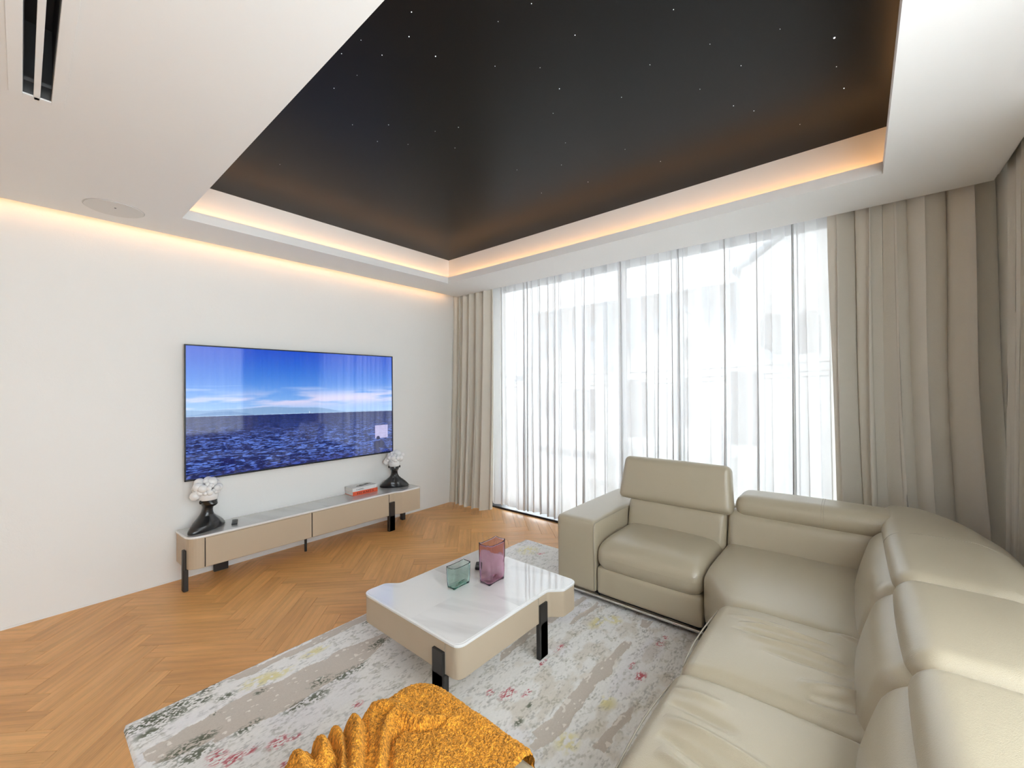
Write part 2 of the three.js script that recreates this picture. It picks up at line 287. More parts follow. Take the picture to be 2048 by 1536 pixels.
// ------------------------------------------------------------------ curtains
// a hanging cloth: s runs along the rail from a0 to a1, folds of about `pitch`, depth `amp`
function cloth({ along, a0, a1, z0, y0, y1, pitch, amp, over, seed, flare = 0, ns, ny = 36, hem = 0.012, drift = 0.05, topAmp = 0.7, sign = 1, lean = 0 }) {
  const folds = Math.max(2, Math.round((a1 - a0) / pitch));
  const ph = [], dr = [];
  reseed(seed); let acc = 0; const wds = [];
  for (let i = 0; i < folds; i++) { const wd = 0.45 + rnd() * 1.1; wds.push(wd); acc += wd; ph.push(rnd()); dr.push(rnd() - 0.5); }
  const ends = [0]; wds.forEach((q) => ends.push(ends[ends.length - 1] + q / acc));
  const N = ns ?? folds * 18;
  return sheet(N, ny, (u, v) => {
    let i = 0; while (i < folds - 1 && u > ends[i + 1]) i++;
    const t = (u - ends[i]) / (ends[i + 1] - ends[i]), y = lerp(y1, y0, v), wd = wds[i] * folds / acc;
    const blend = (arr) => { const j = t < 0.5 ? i - 1 : i + 1; const o = arr[clamp(j, 0, folds - 1)]; const k = Math.abs(t - 0.5); return lerp(arr[i], o, k * k * 2); };
    const phi = 2 * Math.PI * (i + t + 0.12 * (noise(u * folds * 0.5, v * 2.2, seed % 97) - 0.5) * 2 * v);
    const A = amp * (0.55 + 0.45 * Math.min(1.5, wd)) * lerp(topAmp, 1.15, Math.pow(v, 0.7)) * (0.8 + 0.4 * blend(ph));
    const s = lerp(a0, a1, u) + over * Math.sin(2 * phi) * lerp(0.6, 1, v) + drift * blend(dr) * v * Math.min(1, 8 * Math.min(u, 1 - u)) + lean * v * v;
    const off = A * Math.sin(phi) + 0.25 * A * Math.sin(2.3 * phi + 6 * blend(ph)) + flare * v * v;
    const hemY = v === 1 ? hem * (noise(u * folds, 3, 11) - 0.5) : 0;
    const q = z0 + sign * off;
    return along === 'x' ? [s, y + hemY, q, u * (a1 - a0) * 2.2 / 0.12, v * (y1 - y0) / 0.12] : [q, y + hemY, s, u * (a1 - a0) * 2.2 / 0.12, v * (y1 - y0) / 0.12];
  });
}
{
  const TOP = 2.90;
  solo('sheer_curtain', 'wide white sheer curtain across the front window', 'curtain', cloth({ along: 'x', a0: 0.58, a1: 4.08, z0: 0.128, y0: 0.045, y1: TOP - 0.004, pitch: 0.115, amp: 0.030, over: 0.020, seed: 311, flare: 0.022, ny: 60, drift: 0.07, hem: 0.03 }), M.sheer);
  solo('drape_curtain', 'greige drape hanging between the television wall and the sheer', 'curtain', cloth({ along: 'x', a0: 0.010, a1: 0.70, z0: 0.268, y0: 0.015, y1: TOP - 0.004, pitch: 0.12, amp: 0.050, over: 0.024, seed: 822, flare: 0.095, ny: 50, drift: 0.05, hem: 0.01, topAmp: 0.75, lean: 0.02 }), M.drape);
  solo('drape_curtain', 'greige drape gathered behind the sofa corner, right of the sheer', 'curtain', cloth({ along: 'x', a0: 3.96, a1: 4.90, z0: 0.225, y0: 0.015, y1: TOP - 0.004, pitch: 0.145, amp: 0.054, over: 0.030, seed: 1234, flare: 0.015, ny: 50, drift: 0.10, topAmp: 0.8, lean: 0.03 }), M.drape);
  solo('drape_curtain', 'greige drape along the right-hand wall at the photo edge', 'curtain', cloth({ along: 'z', a0: 0.365, a1: 1.30, z0: 4.81, y0: 0.015, y1: TOP - 0.004, pitch: 0.15, amp: 0.05, over: 0.026, seed: 99, flare: 0.03, ny: 40, sign: -1 }), M.drape);
  solo('sheer_curtain', 'white sheer curtain beside the sofa along the right-hand wall', 'curtain', cloth({ along: 'z', a0: 1.22, a1: 2.35, z0: 4.93, y0: 0.03, y1: TOP - 0.004, pitch: 0.13, amp: 0.03, over: 0.014, seed: 640, ny: 24, sign: -1 }), M.sheer);
  const rail = (label, g) => solo('curtain_rail', label, 'curtain rail', g, M.whiteGloss, null, 0, 'curtain rails hidden in the ceiling pockets');
  rail('white rail carrying the front sheer', box(0.05, 4.7, TOP, 3.0, 0.118, 0.138)); rail('white rail carrying the front drapes', box(0.01, 4.92, TOP, 3.0, 0.215, 0.235));
  rail('white rail carrying the right-hand drape', box(4.80, 4.82, TOP, 3.0, 0.34, 6.8)); rail('white rail carrying the right-hand sheer', box(4.92, 4.94, TOP, 3.0, 0.34, 6.8));
}
// ------------------------------------------------------------------ rug
{
  const X0 = 1.61, X1 = 4.60, Z0 = 0.79, Z1 = 3.68, TW = 1272, TH = 1228;
  const inPoly = (poly, x, z) => { let c = false; for (let i = 0, j = poly.length - 1; i < poly.length; j = i++) { const [xi, zi] = poly[i], [xj, zj] = poly[j]; if (zi > z !== zj > z && x < (xj - xi) * (z - zi) / (zj - zi) + xi) c = !c; } return c; };
  const taupe = [
    [[1.86, 3.64], [1.83, 3.45], [1.83, 3.25], [1.85, 2.8], [1.87, 2.66], [1.92, 2.52], [1.97, 2.6], [2.05, 2.8], [2.06, 2.99], [2.07, 3.18], [2.05, 3.3], [2.03, 3.42], [1.98, 3.54], [1.96, 3.64]],
    [[1.625, 3.32], [1.622, 3.0], [1.625, 2.6], [1.64, 2.3], [1.69, 2.45], [1.69, 2.75], [1.67, 3.03], [1.69, 3.2]],
    [[3.03, 2.58], [3.04, 2.43], [3.03, 2.25], [3.035, 2.09], [3.04, 1.89], [3.05, 1.69], [3.09, 1.69], [3.11, 1.76], [3.1, 1.88], [3.12, 2.01], [3.11, 2.2], [3.12, 2.31], [3.125, 2.45], [3.12, 2.55], [3.08, 2.6]],
    [[3.27, 2.44], [3.275, 2.34], [3.28, 2.23], [3.3, 2.14], [3.325, 2.21], [3.32, 2.34], [3.32, 2.45]],
    [[2.705, 1.78], [2.715, 1.6], [2.715, 1.41], [2.755, 1.42], [2.745, 1.59], [2.735, 1.73]],
    [[3.06, 1.51], [3.04, 1.40], [3.1, 1.38], [3.11, 1.49]],
    [[2.61, 2.3], [2.615, 2.04], [2.62, 1.73], [2.64, 1.4], [2.6, 1.42], [2.57, 1.77], [2.56, 2.0], [2.57, 2.25]],
    [[2.35, 1.5], [2.37, 1.1], [2.42, 1.1], [2.41, 1.4]], [[1.9, 1.9], [1.93, 1.4], [1.99, 1.5], [1.97, 1.9]],
  ];
  const reds = [[2.235, 3.27, 0.035, 0.05], [2.26, 3.215, 0.02, 0.03], [2.12, 3.46, 0.05, 0.04], [2.18, 3.42, 0.035, 0.05], [2.19, 3.36, 0.02, 0.025], [2.37, 3.29, 0.03, 0.03], [2.40, 3.36, 0.03, 0.04], [2.8, 2.0, 0.015, 0.05], [2.8, 2.17, 0.012, 0.05], [3.23, 1.6, 0.025, 0.04], [3.23, 1.52, 0.02, 0.02], [3.25, 1.93, 0.03, 0.045], [3.18, 1.88, 0.012, 0.04], [2.80, 2.45, 0.035, 0.06], [2.87, 2.38, 0.015, 0.05], [2.73, 2.5, 0.02, 0.03], [1.93, 0.98, 0.03, 0.04], [2.3, 2.95, 0.02, 0.03]];
  const greens = [[1.97, 3.54, 0.05], [2.04, 3.51, 0.05], [1.96, 3.46, 0.035], [1.67, 3.58, 0.05], [1.75, 3.61, 0.035], [1.67, 3.64, 0.05], [1.65, 3.49, 0.045], [1.76, 3.33, 0.03], [2.05, 3.34, 0.03], [2.04, 3.3, 0.025], [2.09, 3.14, 0.04], [2.1, 3.05, 0.045], [2.06, 2.9, 0.045], [2.06, 2.81, 0.04], [1.84, 3.39, 0.015], [1.85, 3.21, 0.02], [1.63, 3.37, 0.04], [1.71, 3.53, 0.05], [2.01, 2.99, 0.04], [1.96, 2.62, 0.05], [1.72, 2.55, 0.03], [1.7, 3.42, 0.04], [2.0, 2.5, 0.03], [1.98, 2.42, 0.04], [2.95, 2.55, 0.02], [2.93, 2.44, 0.018]];
  const yel = [[1.76, 3.19, 0.05, 0.08], [1.79, 3.11, 0.035, 0.08], [1.75, 2.9, 0.03, 0.08], [2.84, 1.63, 0.04, 0.09], [2.91, 1.54, 0.05, 0.05], [1.8, 1.0, 0.09, 0.1], [3.17, 2.5, 0.05, 0.06], [3.2, 2.2, 0.04, 0.05], [1.72, 1.6, 0.05, 0.15]];
  const hgt = new Float32Array(TW * TH);
  const tex = dataTex(TW, TH, (i, j, c) => {
    const x = lerp(X0, X1, i / TW), z = lerp(Z0, Z1, j / TH);
    const wx = x + 0.022 * (fbm(x * 22, z * 9, 3, 7) - 0.5) * 2, wz = z + 0.05 * (fbm(x * 20, z * 16, 3, 17) - 0.5) * 2;
    let flat = 0; for (const P of taupe) if (inPoly(P, wx, wz)) { flat = 1; break; }
    if (x < 1.66 && z < 2.3) flat = noise(x * 40, z * 6, 33) > 0.62 ? 1 : flat;
    const fine = noise(x * 420, z * 260, 20), yarn = fbm(x * 150, z * 60, 3, 21), mid = fbm(x * 34, z * 16, 3, 22), big = fbm(x * 5, z * 3, 2, 23);
    const right = sstep(2.4, 2.9, x);
    let r = 232, g = 227, b = 220;
    if (flat) {
      r = 214 + 10 * (fine - 0.5); g = 203 + 10 * (fine - 0.5); b = 191 + 10 * (fine - 0.5); hgt[j * TW + i] = 0;
      const islands = fbm(x * 60, z * 30, 2, 71); if (islands > 0.76) { r += 30; g += 33; b += 35; hgt[j * TW + i] = 0.7; }
    } else {
      const k = 0.5 * yarn + 0.5 * fine, m = mid;
      const dark = sstep(0.50, 0.26, yarn) * sstep(0.36, 0.62, m);
      r = 249 + 16 * (k - 0.5) - 34 * dark; g = 246 + 16 * (k - 0.5) - 34 * dark; b = 241 + 16 * (k - 0.5) - 35 * dark;
      const lil = sstep(0.55, 0.75, big) * 4; r -= lil; g -= lil * 1.1;
      const tan = right * sstep(0.50, 0.70, fbm(x * 14, z * 8, 4, 91)) * 20; r -= tan * 0.75; g -= tan * 0.95; b -= tan * 1.25;
      const tuft = sstep(0.60, 0.72, fbm(x * 26, z * 19, 3, 95)) * sstep(0.42, 0.6, noise(x * 130, z * 90, 96)); r -= tuft * 26; g -= tuft * 26; b -= tuft * 30;
      hgt[j * TW + i] = 0.5 + 0.5 * k - 0.35 * dark;
    }
    const edge = noise(x * 190, z * 120, 44), edge2 = fbm(x * 60, z * 45, 2, 45);
    for (const [gx, gz, gr] of greens) { const d = Math.hypot((x - gx) / gr, (z - gz) / (gr * 1.8)); if (d < 1.2) { const a = sstep(1.2, 0.2, d) * sstep(0.46, 0.62, 0.6 * edge + 0.4 * edge2 + 0.1 * (1 - d)); r = lerp(r, 92, a * 0.85); g = lerp(g, 96, a * 0.85); b = lerp(b, 78, a * 0.85); } }
    const strk = noise(x * 260, z * 90, 46);
    for (const [gx, gz, ax, az] of reds) { const d = Math.hypot((x - gx) / ax, (z - gz) / az); if (d < 1.25) { const a = sstep(1.25, 0.3, d) * sstep(0.50, 0.66, 0.62 * strk + 0.45 * edge2); r = lerp(r, 186, a * 0.75); g = lerp(g, 62, a * 0.75); b = lerp(b, 72, a * 0.75); } }
    for (const [gx, gz, ax, az] of yel) { const d = Math.hypot((x - gx) / ax, (z - gz) / az); if (d < 1.4) { const a = sstep(1.4, 0.2, d) * sstep(0.3, 0.62, edge2) * 0.6; b = lerp(b, 140, a); g = lerp(g, 205, a * 0.6); r = lerp(r, 222, a * 0.5); } }
    c[0] = r; c[1] = g; c[2] = b;
  }, true, false);
  const m = std({ map: tex, roughness: 0.95 });
  const NX = 400, NZ = 400;
  const h = (u, v) => { const i = clamp(Math.round(u * (TW - 1)), 0, TW - 1), j = clamp(Math.round(v * (TH - 1)), 0, TH - 1); return hgt[j * TW + i]; };
  const corner = 0.03;
  const top = sheet(NX, NZ, (u, v) => {
    const e = Math.min(u * (X1 - X0), (1 - u) * (X1 - X0), v * (Z1 - Z0), (1 - v) * (Z1 - Z0)), rim = clamp(e / 0.006);
    let x = lerp(X0, X1, u), z = lerp(Z0, Z1, v);
    // rounded corners
    const cx = clamp(x, X0 + corner, X1 - corner), cz = clamp(z, Z0 + corner, Z1 - corner), dl = Math.hypot(x - cx, z - cz);
    if (x !== cx && z !== cz && dl > corner) { x = cx + (x - cx) / dl * corner; z = cz + (z - cz) / dl * corner; }
    const y = 0.0005 + (0.0075 + 0.0040 * h(u, v)) * Math.sqrt(rim);
    return [x, y, z, u, v];
  });
  { const idx = top.index.array; for (let i = 0; i < idx.length; i += 3) { const t = idx[i + 1]; idx[i + 1] = idx[i + 2]; idx[i + 2] = t; } top.computeVertexNormals(); }
  solo('area_rug', 'cream abstract rug with taupe streaks and red flecks under the coffee table', 'rug', top, m);
}
// ------------------------------------------------------------------ sectional sofa
{
  const s = thing('sectional_sofa', 'large beige leather sectional sofa with one raised headrest', 'sofa');
  const P = (name, g, label) => { const m = part(name, g, M.leather, s); if (label) m.userData.label = label; return m; };
  const ridge = (x, z, list) => { let y = 0; const gain = 2.6; for (const [ax, az, bx, bz, wd, hh] of list) { const dx = bx - ax, dz = bz - az, l2 = dx * dx + dz * dz, t = clamp(((x - ax) * dx + (z - az) * dz) / l2), d = Math.hypot(x - ax - dx * t, z - az - dz * t); y += gain * 0.8 * hh * Math.exp(-d * d / (wd * wd * 0.4)) * Math.sin(Math.PI * clamp(((x - ax) * dx + (z - az) * dz) / l2, 0, 1)) ** 0.7; } return y; };
  // ---- base: dark plinth, feet, panels
  part('plinth', cat([box(2.46, 4.58, 0.045, 0.10, 0.56, 1.38), box(3.68, 4.58, 0.045, 0.10, 1.38, 3.80), box(2.98, 3.68, 0.045, 0.10, 3.10, 3.78)]), M.plinth, s);
  for (const [x, z] of [[2.52, 0.90], [2.52, 1.32], [3.45, 1.32], [4.5, 1.05], [4.5, 2.4], [4.5, 3.6], [3.75, 2.0], [3.75, 2.9], [3.05, 3.2], [3.05, 3.6]]) part('foot', new THREE.CylinderGeometry(0.025, 0.022, 0.0325, 12).translate(x, 0.0288, z), M.plinth, s);
  const rail = part('chrome_rail', cat([box(2.41, 3.44, 0.052, 0.068, 1.405, 1.432, 0.004), box(3.60, 3.627, 0.052, 0.068, 1.75, 3.05, 0.004)]), M.chrome, s); rail.userData.label = 'polished chrome rail along the sofa base';
  const arm = P('arm', cushion([2.405, 2.72, 0.07, 0.562, 0.42, 1.432], { r: 0.032, puff: [0.006, 0.008, 0.004], n: [14, 16, 26] }), 'square padded armrest at the end of the sofa');
  P('front_panel', cushion([2.725, 3.412, 0.075, 0.262, 1.30, 1.428], { r: 0.025, puff: [0, 0, 0.008], n: [24, 10, 8] }));
  P('base_frame', cat([box(2.72, 4.62, 0.10, 0.26, 0.50, 1.30, 0.02), box(3.66, 4.62, 0.10, 0.26, 1.30, 3.83, 0.02), box(2.98, 3.66, 0.10, 0.26, 3.10, 3.80, 0.02)]));
  P('back_panel', cat([box(2.72, 4.36, 0.08, 0.60, 0.46, 0.56, 0.03), box(4.58, 4.67, 0.08, 0.64, 0.98, 3.85, 0.03)]));
  P('back_panel', cushion([4.30, 4.67, 0.08, 0.62, 0.46, 1.0], { r: 0.04, n: [12, 10, 12], deform: (v) => { const cut = (v.x - 4.40) * 1.55 + 0.46; if (v.z < cut) v.z = lerp(v.z, cut, 0.97); } }));
  // ---- seats
  const seatFront = (v, w) => { const f = sstep(0.35, 1, w[2]); v.y -= 0.022 * f * f * (w[1] > 0 ? 1 : 0); };
  P('seat_cushion', cushion([2.722, 3.413, 0.245, 0.438, 0.83, 1.445], { r: 0.075, puff: [0.002, 0.030, 0.008], n: [30, 14, 30], deform: seatFront }));
  const zf = (x) => lerp(1.445, 1.79, sstep(3.40, 3.66, x) * 0.9 + 0.1 * clamp((x - 3.41) / 0.2));
  P('seat_cushion', cushion([3.418, 4.24, 0.10, 0.440, 0.83, 1.79], { r: 0.065, puff: [0.001, 0.028, 0.002], n: [40, 16, 40], deform: (v, w) => { const t = (v.z - 0.83) / 0.96; v.z = 0.83 + t * (zf(v.x) - 0.83); const f = sstep(0.4, 1, w[2]) * (1 - sstep(3.55, 3.75, v.x)); if (w[1] > 0) v.y -= 0.02 * f * f; } }), 'corner seat cushion of the sofa');
  const wr3 = [[3.72, 1.99, 4.03, 1.96, 0.018, 0.0085], [3.70, 2.045, 4.05, 2.02, 0.016, -0.007], [3.75, 2.09, 4.08, 2.075, 0.020, 0.0075], [3.82, 2.15, 4.10, 2.14, 0.02, -0.005], [3.66, 1.93, 3.9, 1.93, 0.02, 0.004], [3.95, 2.28, 4.16, 2.20, 0.03, 0.008], [3.98, 2.33, 4.16, 2.28, 0.02, -0.007], [4.0, 1.80, 4.17, 1.86, 0.02, 0.006]];
  const seat3 = P('seat_cushion', cushion([3.592, 4.24, 0.235, 0.462, 1.785, 2.402], { r: 0.055, puff: [0.006, 0.030, 0.002], n: [110, 14, 110], deform: (v, w) => { if (w[1] > 0.3) v.y += ridge(v.x, v.z, wr3); const f = sstep(0.3, 1, -w[0]); if (w[1] > 0) v.y -= 0.012 * f * f; } }), 'creased seat cushion next to the corner');
  const wr4 = [[3.65, 2.70, 4.0, 2.76, 0.03, 0.009], [3.66, 2.77, 3.95, 2.85, 0.022, -0.008], [3.68, 2.83, 3.95, 2.94, 0.025, 0.008], [3.63, 2.62, 3.85, 2.66, 0.025, -0.006], [3.68, 2.90, 3.88, 3.0, 0.02, -0.007], [3.62, 2.55, 3.8, 2.56, 0.03, 0.005]];
  const seat4 = P('seat_cushion', cushion([3.592, 4.24, 0.235, 0.470, 2.406, 3.025], { r: 0.055, puff: [0.006, 0.034, 0.002], n: [110, 14, 110], deform: (v, w) => { if (w[1] > 0.3) v.y += ridge(v.x, v.z, wr4); const f = sstep(0.3, 1, -w[0]); if (w[1] > 0) v.y -= 0.012 * f * f; } }), 'creased seat cushion beside the chaise');
  P('chaise_cushion', cushion([2.905, 4.24, 0.10, 0.440, 3.032, 3.86], { r: 0.05, puff: [0.004, 0.014, 0.004], n: [50, 14, 36] }), 'chaise end of the sofa under the mustard throw');
  P('front_panel', cushion([3.60, 3.72, 0.075, 0.25, 1.80, 3.03], { r: 0.025, puff: [0.006, 0, 0], n: [8, 10, 40] }));
  // ---- lower backs
  const leanZ = (v) => { v.z -= (v.y - 0.40) * 0.22; }, leanX = (v) => { v.x += (v.y - 0.40) * 0.26; };
  P('back_cushion', cushion([2.728, 3.424, 0.36, 0.632, 0.80, 0.952], { r: 0.04, puff: [0, 0, 0.016], n: [30, 16, 10], deform: leanZ }));
  P('back_cushion', cushion([3.430, 4.24, 0.36, 0.655, 0.80, 0.950], { r: 0.05, puff: [0, 0, 0.016], n: [34, 16, 10], deform: leanZ }));
  const bx = (z0, z1) => P('back_cushion', cushion([4.105, 4.32, 0.34, 0.705, z0, z1], { r: 0.075, puff: [0.030, 0.01, 0.001], n: [14, 24, 40], deform: leanX }));
  bx(0.90, 1.770); bx(1.773, 2.402); bx(2.405, 3.028); bx(3.031, 3.86);
  // ---- headrests
  const raised = P('headrest', cushion([2.645, 3.468, 0.0, 0.325, -0.055, 0.055], { r: 0.04, puff: [0, 0.004, 0.018], n: [34, 20, 10], deform: (v, w) => { v.x = 3.06 + (v.x - 3.06) * (1 - 0.035 * (w[1] + 1)); } }), 'headrest folded up above the sofa back');
  raised.position.set(0, 0.615, 0.875); raised.rotation.x = -0.24;
  for (const x of [2.86, 3.22]) part('hinge_arm', box(x, x + 0.025, -0.10, 0.06, -0.058, -0.048), M.darkMetal, raised);
  const roll = P('headrest', cushion([3.474, 4.285, 0.618, 0.758, 0.535, 0.90], { r: 0.062, puff: [0.002, 0.012, 0.010], n: [40, 14, 24], deform: (v, w) => { v.y -= 0.035 * sstep(0.1, 1, -w[2]); } }));
  const topX = (z0, z1, cut) => P('headrest', cushion([4.218, 4.672, 0.598, 0.760, z0, z1], { r: 0.066, puff: [0.012, 0.012, 0.002], n: [30, 14, 40], deform: (v, w) => {
    v.y -= 0.045 * sstep(0.25, 1, w[0]) * (w[1] > 0 ? 1 : 0.2);
    if (cut) { const c = 0.52 + 0.50 * sstep(4.34, 4.70, v.x); const t = (v.z - z0) / (z1 - z0); v.z = c + t * (z1 - c); }
  } }), cut ? 'corner top cushion of the sofa back' : undefined);
  const cap = topX(0.52, 1.772, true); topX(1.775, 2.402); topX(2.405, 3.028); topX(3.031, 3.86);
  // stitched lines laid on the cushions: rays from inside a cushion find its surface
  const laid = (mesh, from, dirs) => { const rc = new THREE.Raycaster(), pts = []; mesh.material.side = THREE.DoubleSide; for (const d of dirs) { rc.set(from, d.normalize()); const h = rc.intersectObject(mesh, false)[0]; if (h) pts.push(h.point.clone().addScaledVector(d, 0.0004)); } return pts; };
  for (const dx of [-0.006, 0.006]) part('stitch_line', tube(laid(roll, V3(3.945 + dx, 0.695, 0.72), Array.from({ length: 15 }, (_, i) => { const a = lerp(-0.45, Math.PI * 0.85, i / 14); return V3(0, Math.sin(a), Math.cos(a)); })), 0.0011, 60, 5), M.stitch, roll);
  part('stitch_line', tube(laid(cap, V3(4.44, 0.68, 1.19), Array.from({ length: 15 }, (_, i) => { const a = lerp(Math.PI * 1.02, 0.1, i / 14); return V3(Math.cos(a), Math.sin(a), 0); })), 0.0012, 60, 5), M.stitch, cap);
  // ---- seams and piping
  const seam = (pts, r, to) => part('piping', tube(pts, r, 60, 6), M.stitch, to);
  seam([[2.727, 0.558, 0.50], [2.7255, 0.558, 1.0], [2.724, 0.556, 1.40], [2.716, 0.545, 1.430], [2.716, 0.3, 1.434], [2.716, 0.09, 1.433]], 0.0026, arm);
  seam([[3.597, 0.425, 1.84], [3.590, 0.43, 2.0], [3.588, 0.432, 2.2], [3.597, 0.425, 2.35]], 0.003, seat3);
  seam([[3.597, 0.432, 2.46], [3.588, 0.44, 2.7], [3.597, 0.432, 2.97]], 0.003, seat4);
}
// ------------------------------------------------------------------ mustard throw over the chaise
{
  const bumps = dataTex(512, 512, (x, y, c) => { const a = noise(x / 3.2, y / 3.2, 1, 160, 160), b = noise(x / 7, y / 7, 2, 73, 73), v = 255 * (0.6 * a + 0.4 * b); c[0] = c[1] = c[2] = v; });
  const col = dataTex(512, 512, (x, y, c) => { const a = noise(x / 2.6, y / 2.6, 5, 197, 197), b = noise(x / 9, y / 9, 6, 57, 57), d = fbm(x / 60, y / 60, 2, 7, 8, 8), k = 0.66 + 0.5 * (a - 0.35) + 0.26 * (b - 0.5) + 0.16 * (d - 0.5); c[0] = 255 * Math.min(1, k * 1.12); c[1] = 255 * Math.min(1, k); c[2] = 255 * Math.min(1, k * 0.9); }, true);
  const m = phys({ color: rgb(1.0, 0.51, 0.06), map: rep(col, 3.2, 3.2), bumpMap: rep(bumps, 3.2, 3.2), bumpScale: 0.004, roughness: 1, sheen: 0.6, sheenRoughness: 0.5, sheenColor: rgb(1, 0.62, 0.15) });
  // folds: ridge (+) and valley (-) lines on the chaise top, x-z polylines
  const lines = [
    [[[2.90, 3.235], [2.976, 3.20], [3.042, 3.195], [3.10, 3.17], [3.15, 3.12], [3.15, 3.06]], 0.020, 0.020], [[[3.05, 3.225], [3.10, 3.20], [3.135, 3.15], [3.15, 3.09]], 0.011, -0.016],
    [[[3.00, 3.225], [3.005, 3.245], [3.03, 3.275], [3.12, 3.345], [3.25, 3.45]], 0.016, 0.024], [[[3.058, 3.243], [3.06, 3.275], [3.14, 3.338], [3.27, 3.44]], 0.010, -0.018],
    [[[2.86, 3.29], [2.95, 3.315], [3.05, 3.375], [3.2, 3.47]], 0.022, 0.026], [[[2.90, 3.275], [2.95, 3.29], [3.03, 3.335], [3.16, 3.42]], 0.010, -0.016],
    [[[2.86, 3.335], [2.93, 3.342], [3.0, 3.376], [3.1, 3.43]], 0.008, -0.028], [[[2.84, 3.36], [2.93, 3.365], [3.02, 3.395], [3.15, 3.48]], 0.016, 0.024],
    [[[2.86, 3.386], [2.93, 3.386], [3.0, 3.400], [3.08, 3.45]], 0.007, -0.028], [[[2.84, 3.415], [2.92, 3.41], [3.02, 3.44]], 0.019, 0.026],
    [[[2.86, 3.436], [2.92, 3.432], [2.97, 3.45]], 0.009, -0.026], [[[2.84, 3.47], [2.95, 3.48], [3.1, 3.53]], 0.02, 0.03], [[[2.86, 3.52], [3.0, 3.54], [3.1, 3.6]], 0.012, -0.03], [[[2.86, 3.57], [3.0, 3.6]], 0.025, 0.03],
    [[[3.2, 3.2], [3.3, 3.35]], 0.03, 0.006], [[[3.18, 3.3], [3.34, 3.5]], 0.02, -0.008],
  ];
  const fold = (x, z) => { let y = 0; for (const [pts, wd, hh] of lines) { let best = 1e9, tt = 0; for (let i = 0; i < pts.length - 1; i++) { const [ax, az] = pts[i], [bx, bz] = pts[i + 1], dx = bx - ax, dz = bz - az, t = clamp(((x - ax) * dx + (z - az) * dz) / (dx * dx + dz * dz)), d = Math.hypot(x - ax - dx * t, z - az - dz * t); if (d < best) { best = d; tt = (i + t) / (pts.length - 1); } } y += hh * Math.exp(-best * best / (wd * wd)) * (1 - sstep(0.72, 1, tt)); } return y; };
  const EX = 2.897, EZ = 3.024, TOPY = 0.4585, R = 0.05;
  const wrap = (d) => { if (d <= 0) return [0, 0]; const a = d / R; return a < Math.PI / 2 ? [R * Math.sin(a), R * (1 - Math.cos(a))] : [R, R + d - R * Math.PI / 2]; };
  const g = sheet(360, 380, (u, v) => {
    const A = lerp(EX - 0.06, 3.395, u), B = lerp(EZ - 0.06, 3.80, v); // unfolded cloth coordinates
    // round the cloth over the edge and the corner of the chaise
    const C = 0.055, px = EX + R + C, pz = EZ + R + C, a = Math.max(0, px - A), b = Math.max(0, pz - B), L = Math.hypot(a, b), [o, dn] = wrap(Math.min(L - C, 0.112));
    let x = A, z = B; if (L > C) { x = px - (a > 0 ? a / L * (C + o) : px - A); z = pz - (b > 0 ? b / L * (C + o) : pz - B); }
    const side = clamp(dn / 0.08) * (L ? a / L : 0), front = clamp(dn / 0.08) * (L ? b / L : 0), hang = clamp(dn / 0.08), over = Math.min(1, o / R);
    const f = fold(Math.max(A, EX - 0.03), Math.max(B, EZ - 0.05)), fx = fold(Math.max(A, EX), B);
    const nub = 0.0042 * (noise(A * 260, B * 260, 5) - 0.5) + 0.003 * (noise(A * 120, B * 120, 6) - 0.5) + 0.006 * (fbm(A * 14, B * 14, 2, 8) - 0.5);
    let y = TOPY + (f + nub) * (1 - hang) + 0.012 * (1 - hang) - dn;
    if (L > C) { const k = (0.012 + Math.max(0, fx) * 0.42 * (a / L) + nub) * over + (0.006 * Math.sin((A - B) * 36 + 3 * noise(A * 7, B * 7, 2)) - 0.004) * hang; x -= k * a / L; z -= k * b / L; }
    if (u > 0.985) y -= 0.010 * (u - 0.985) / 0.015;
    if (hang < 0.02) y = Math.max(y, 0.446);
    return [x, y, z, A, B];
  });
  { const idx = g.index.array; for (let i = 0; i < idx.length; i += 3) { const t = idx[i + 1]; idx[i + 1] = idx[i + 2]; idx[i + 2] = t; } g.computeVertexNormals(); }
  solo('throw_blanket', 'mustard boucle throw crumpled over the chaise end', 'blanket', g, m);
}
// ------------------------------------------------------------------ stone texture
const stone = dataTex(512, 512, (x, y, c) => {
  const u = x / 512, v = y / 512, w = 0.35 * (fbm(u * 3, v * 3, 3, 81, 3, 3) - 0.5);
  const band = fbm((u * 0.35 + v) * 7 + w * 0.8, (u - v * 0.35) * 1.2, 4, 82);
  const k = 0.955 - 0.085 * sstep(0.42, 0.75, band) ;
  c[0] = 255 * k; c[1] = 255 * k * 0.992; c[2] = 255 * k * 0.985;
}, true);
M.stone = phys({ color: rgb(0.95, 0.94, 0.93), map: rep(stone, 1.3, 1.3), roughness: 0.04, clearcoat: 1, clearcoatRoughness: 0.02 });
M.stoneEdge = phys({ color: rgb(0.88, 0.87, 0.85), roughness: 0.15, clearcoat: 1, clearcoatRoughness: 0.03 });
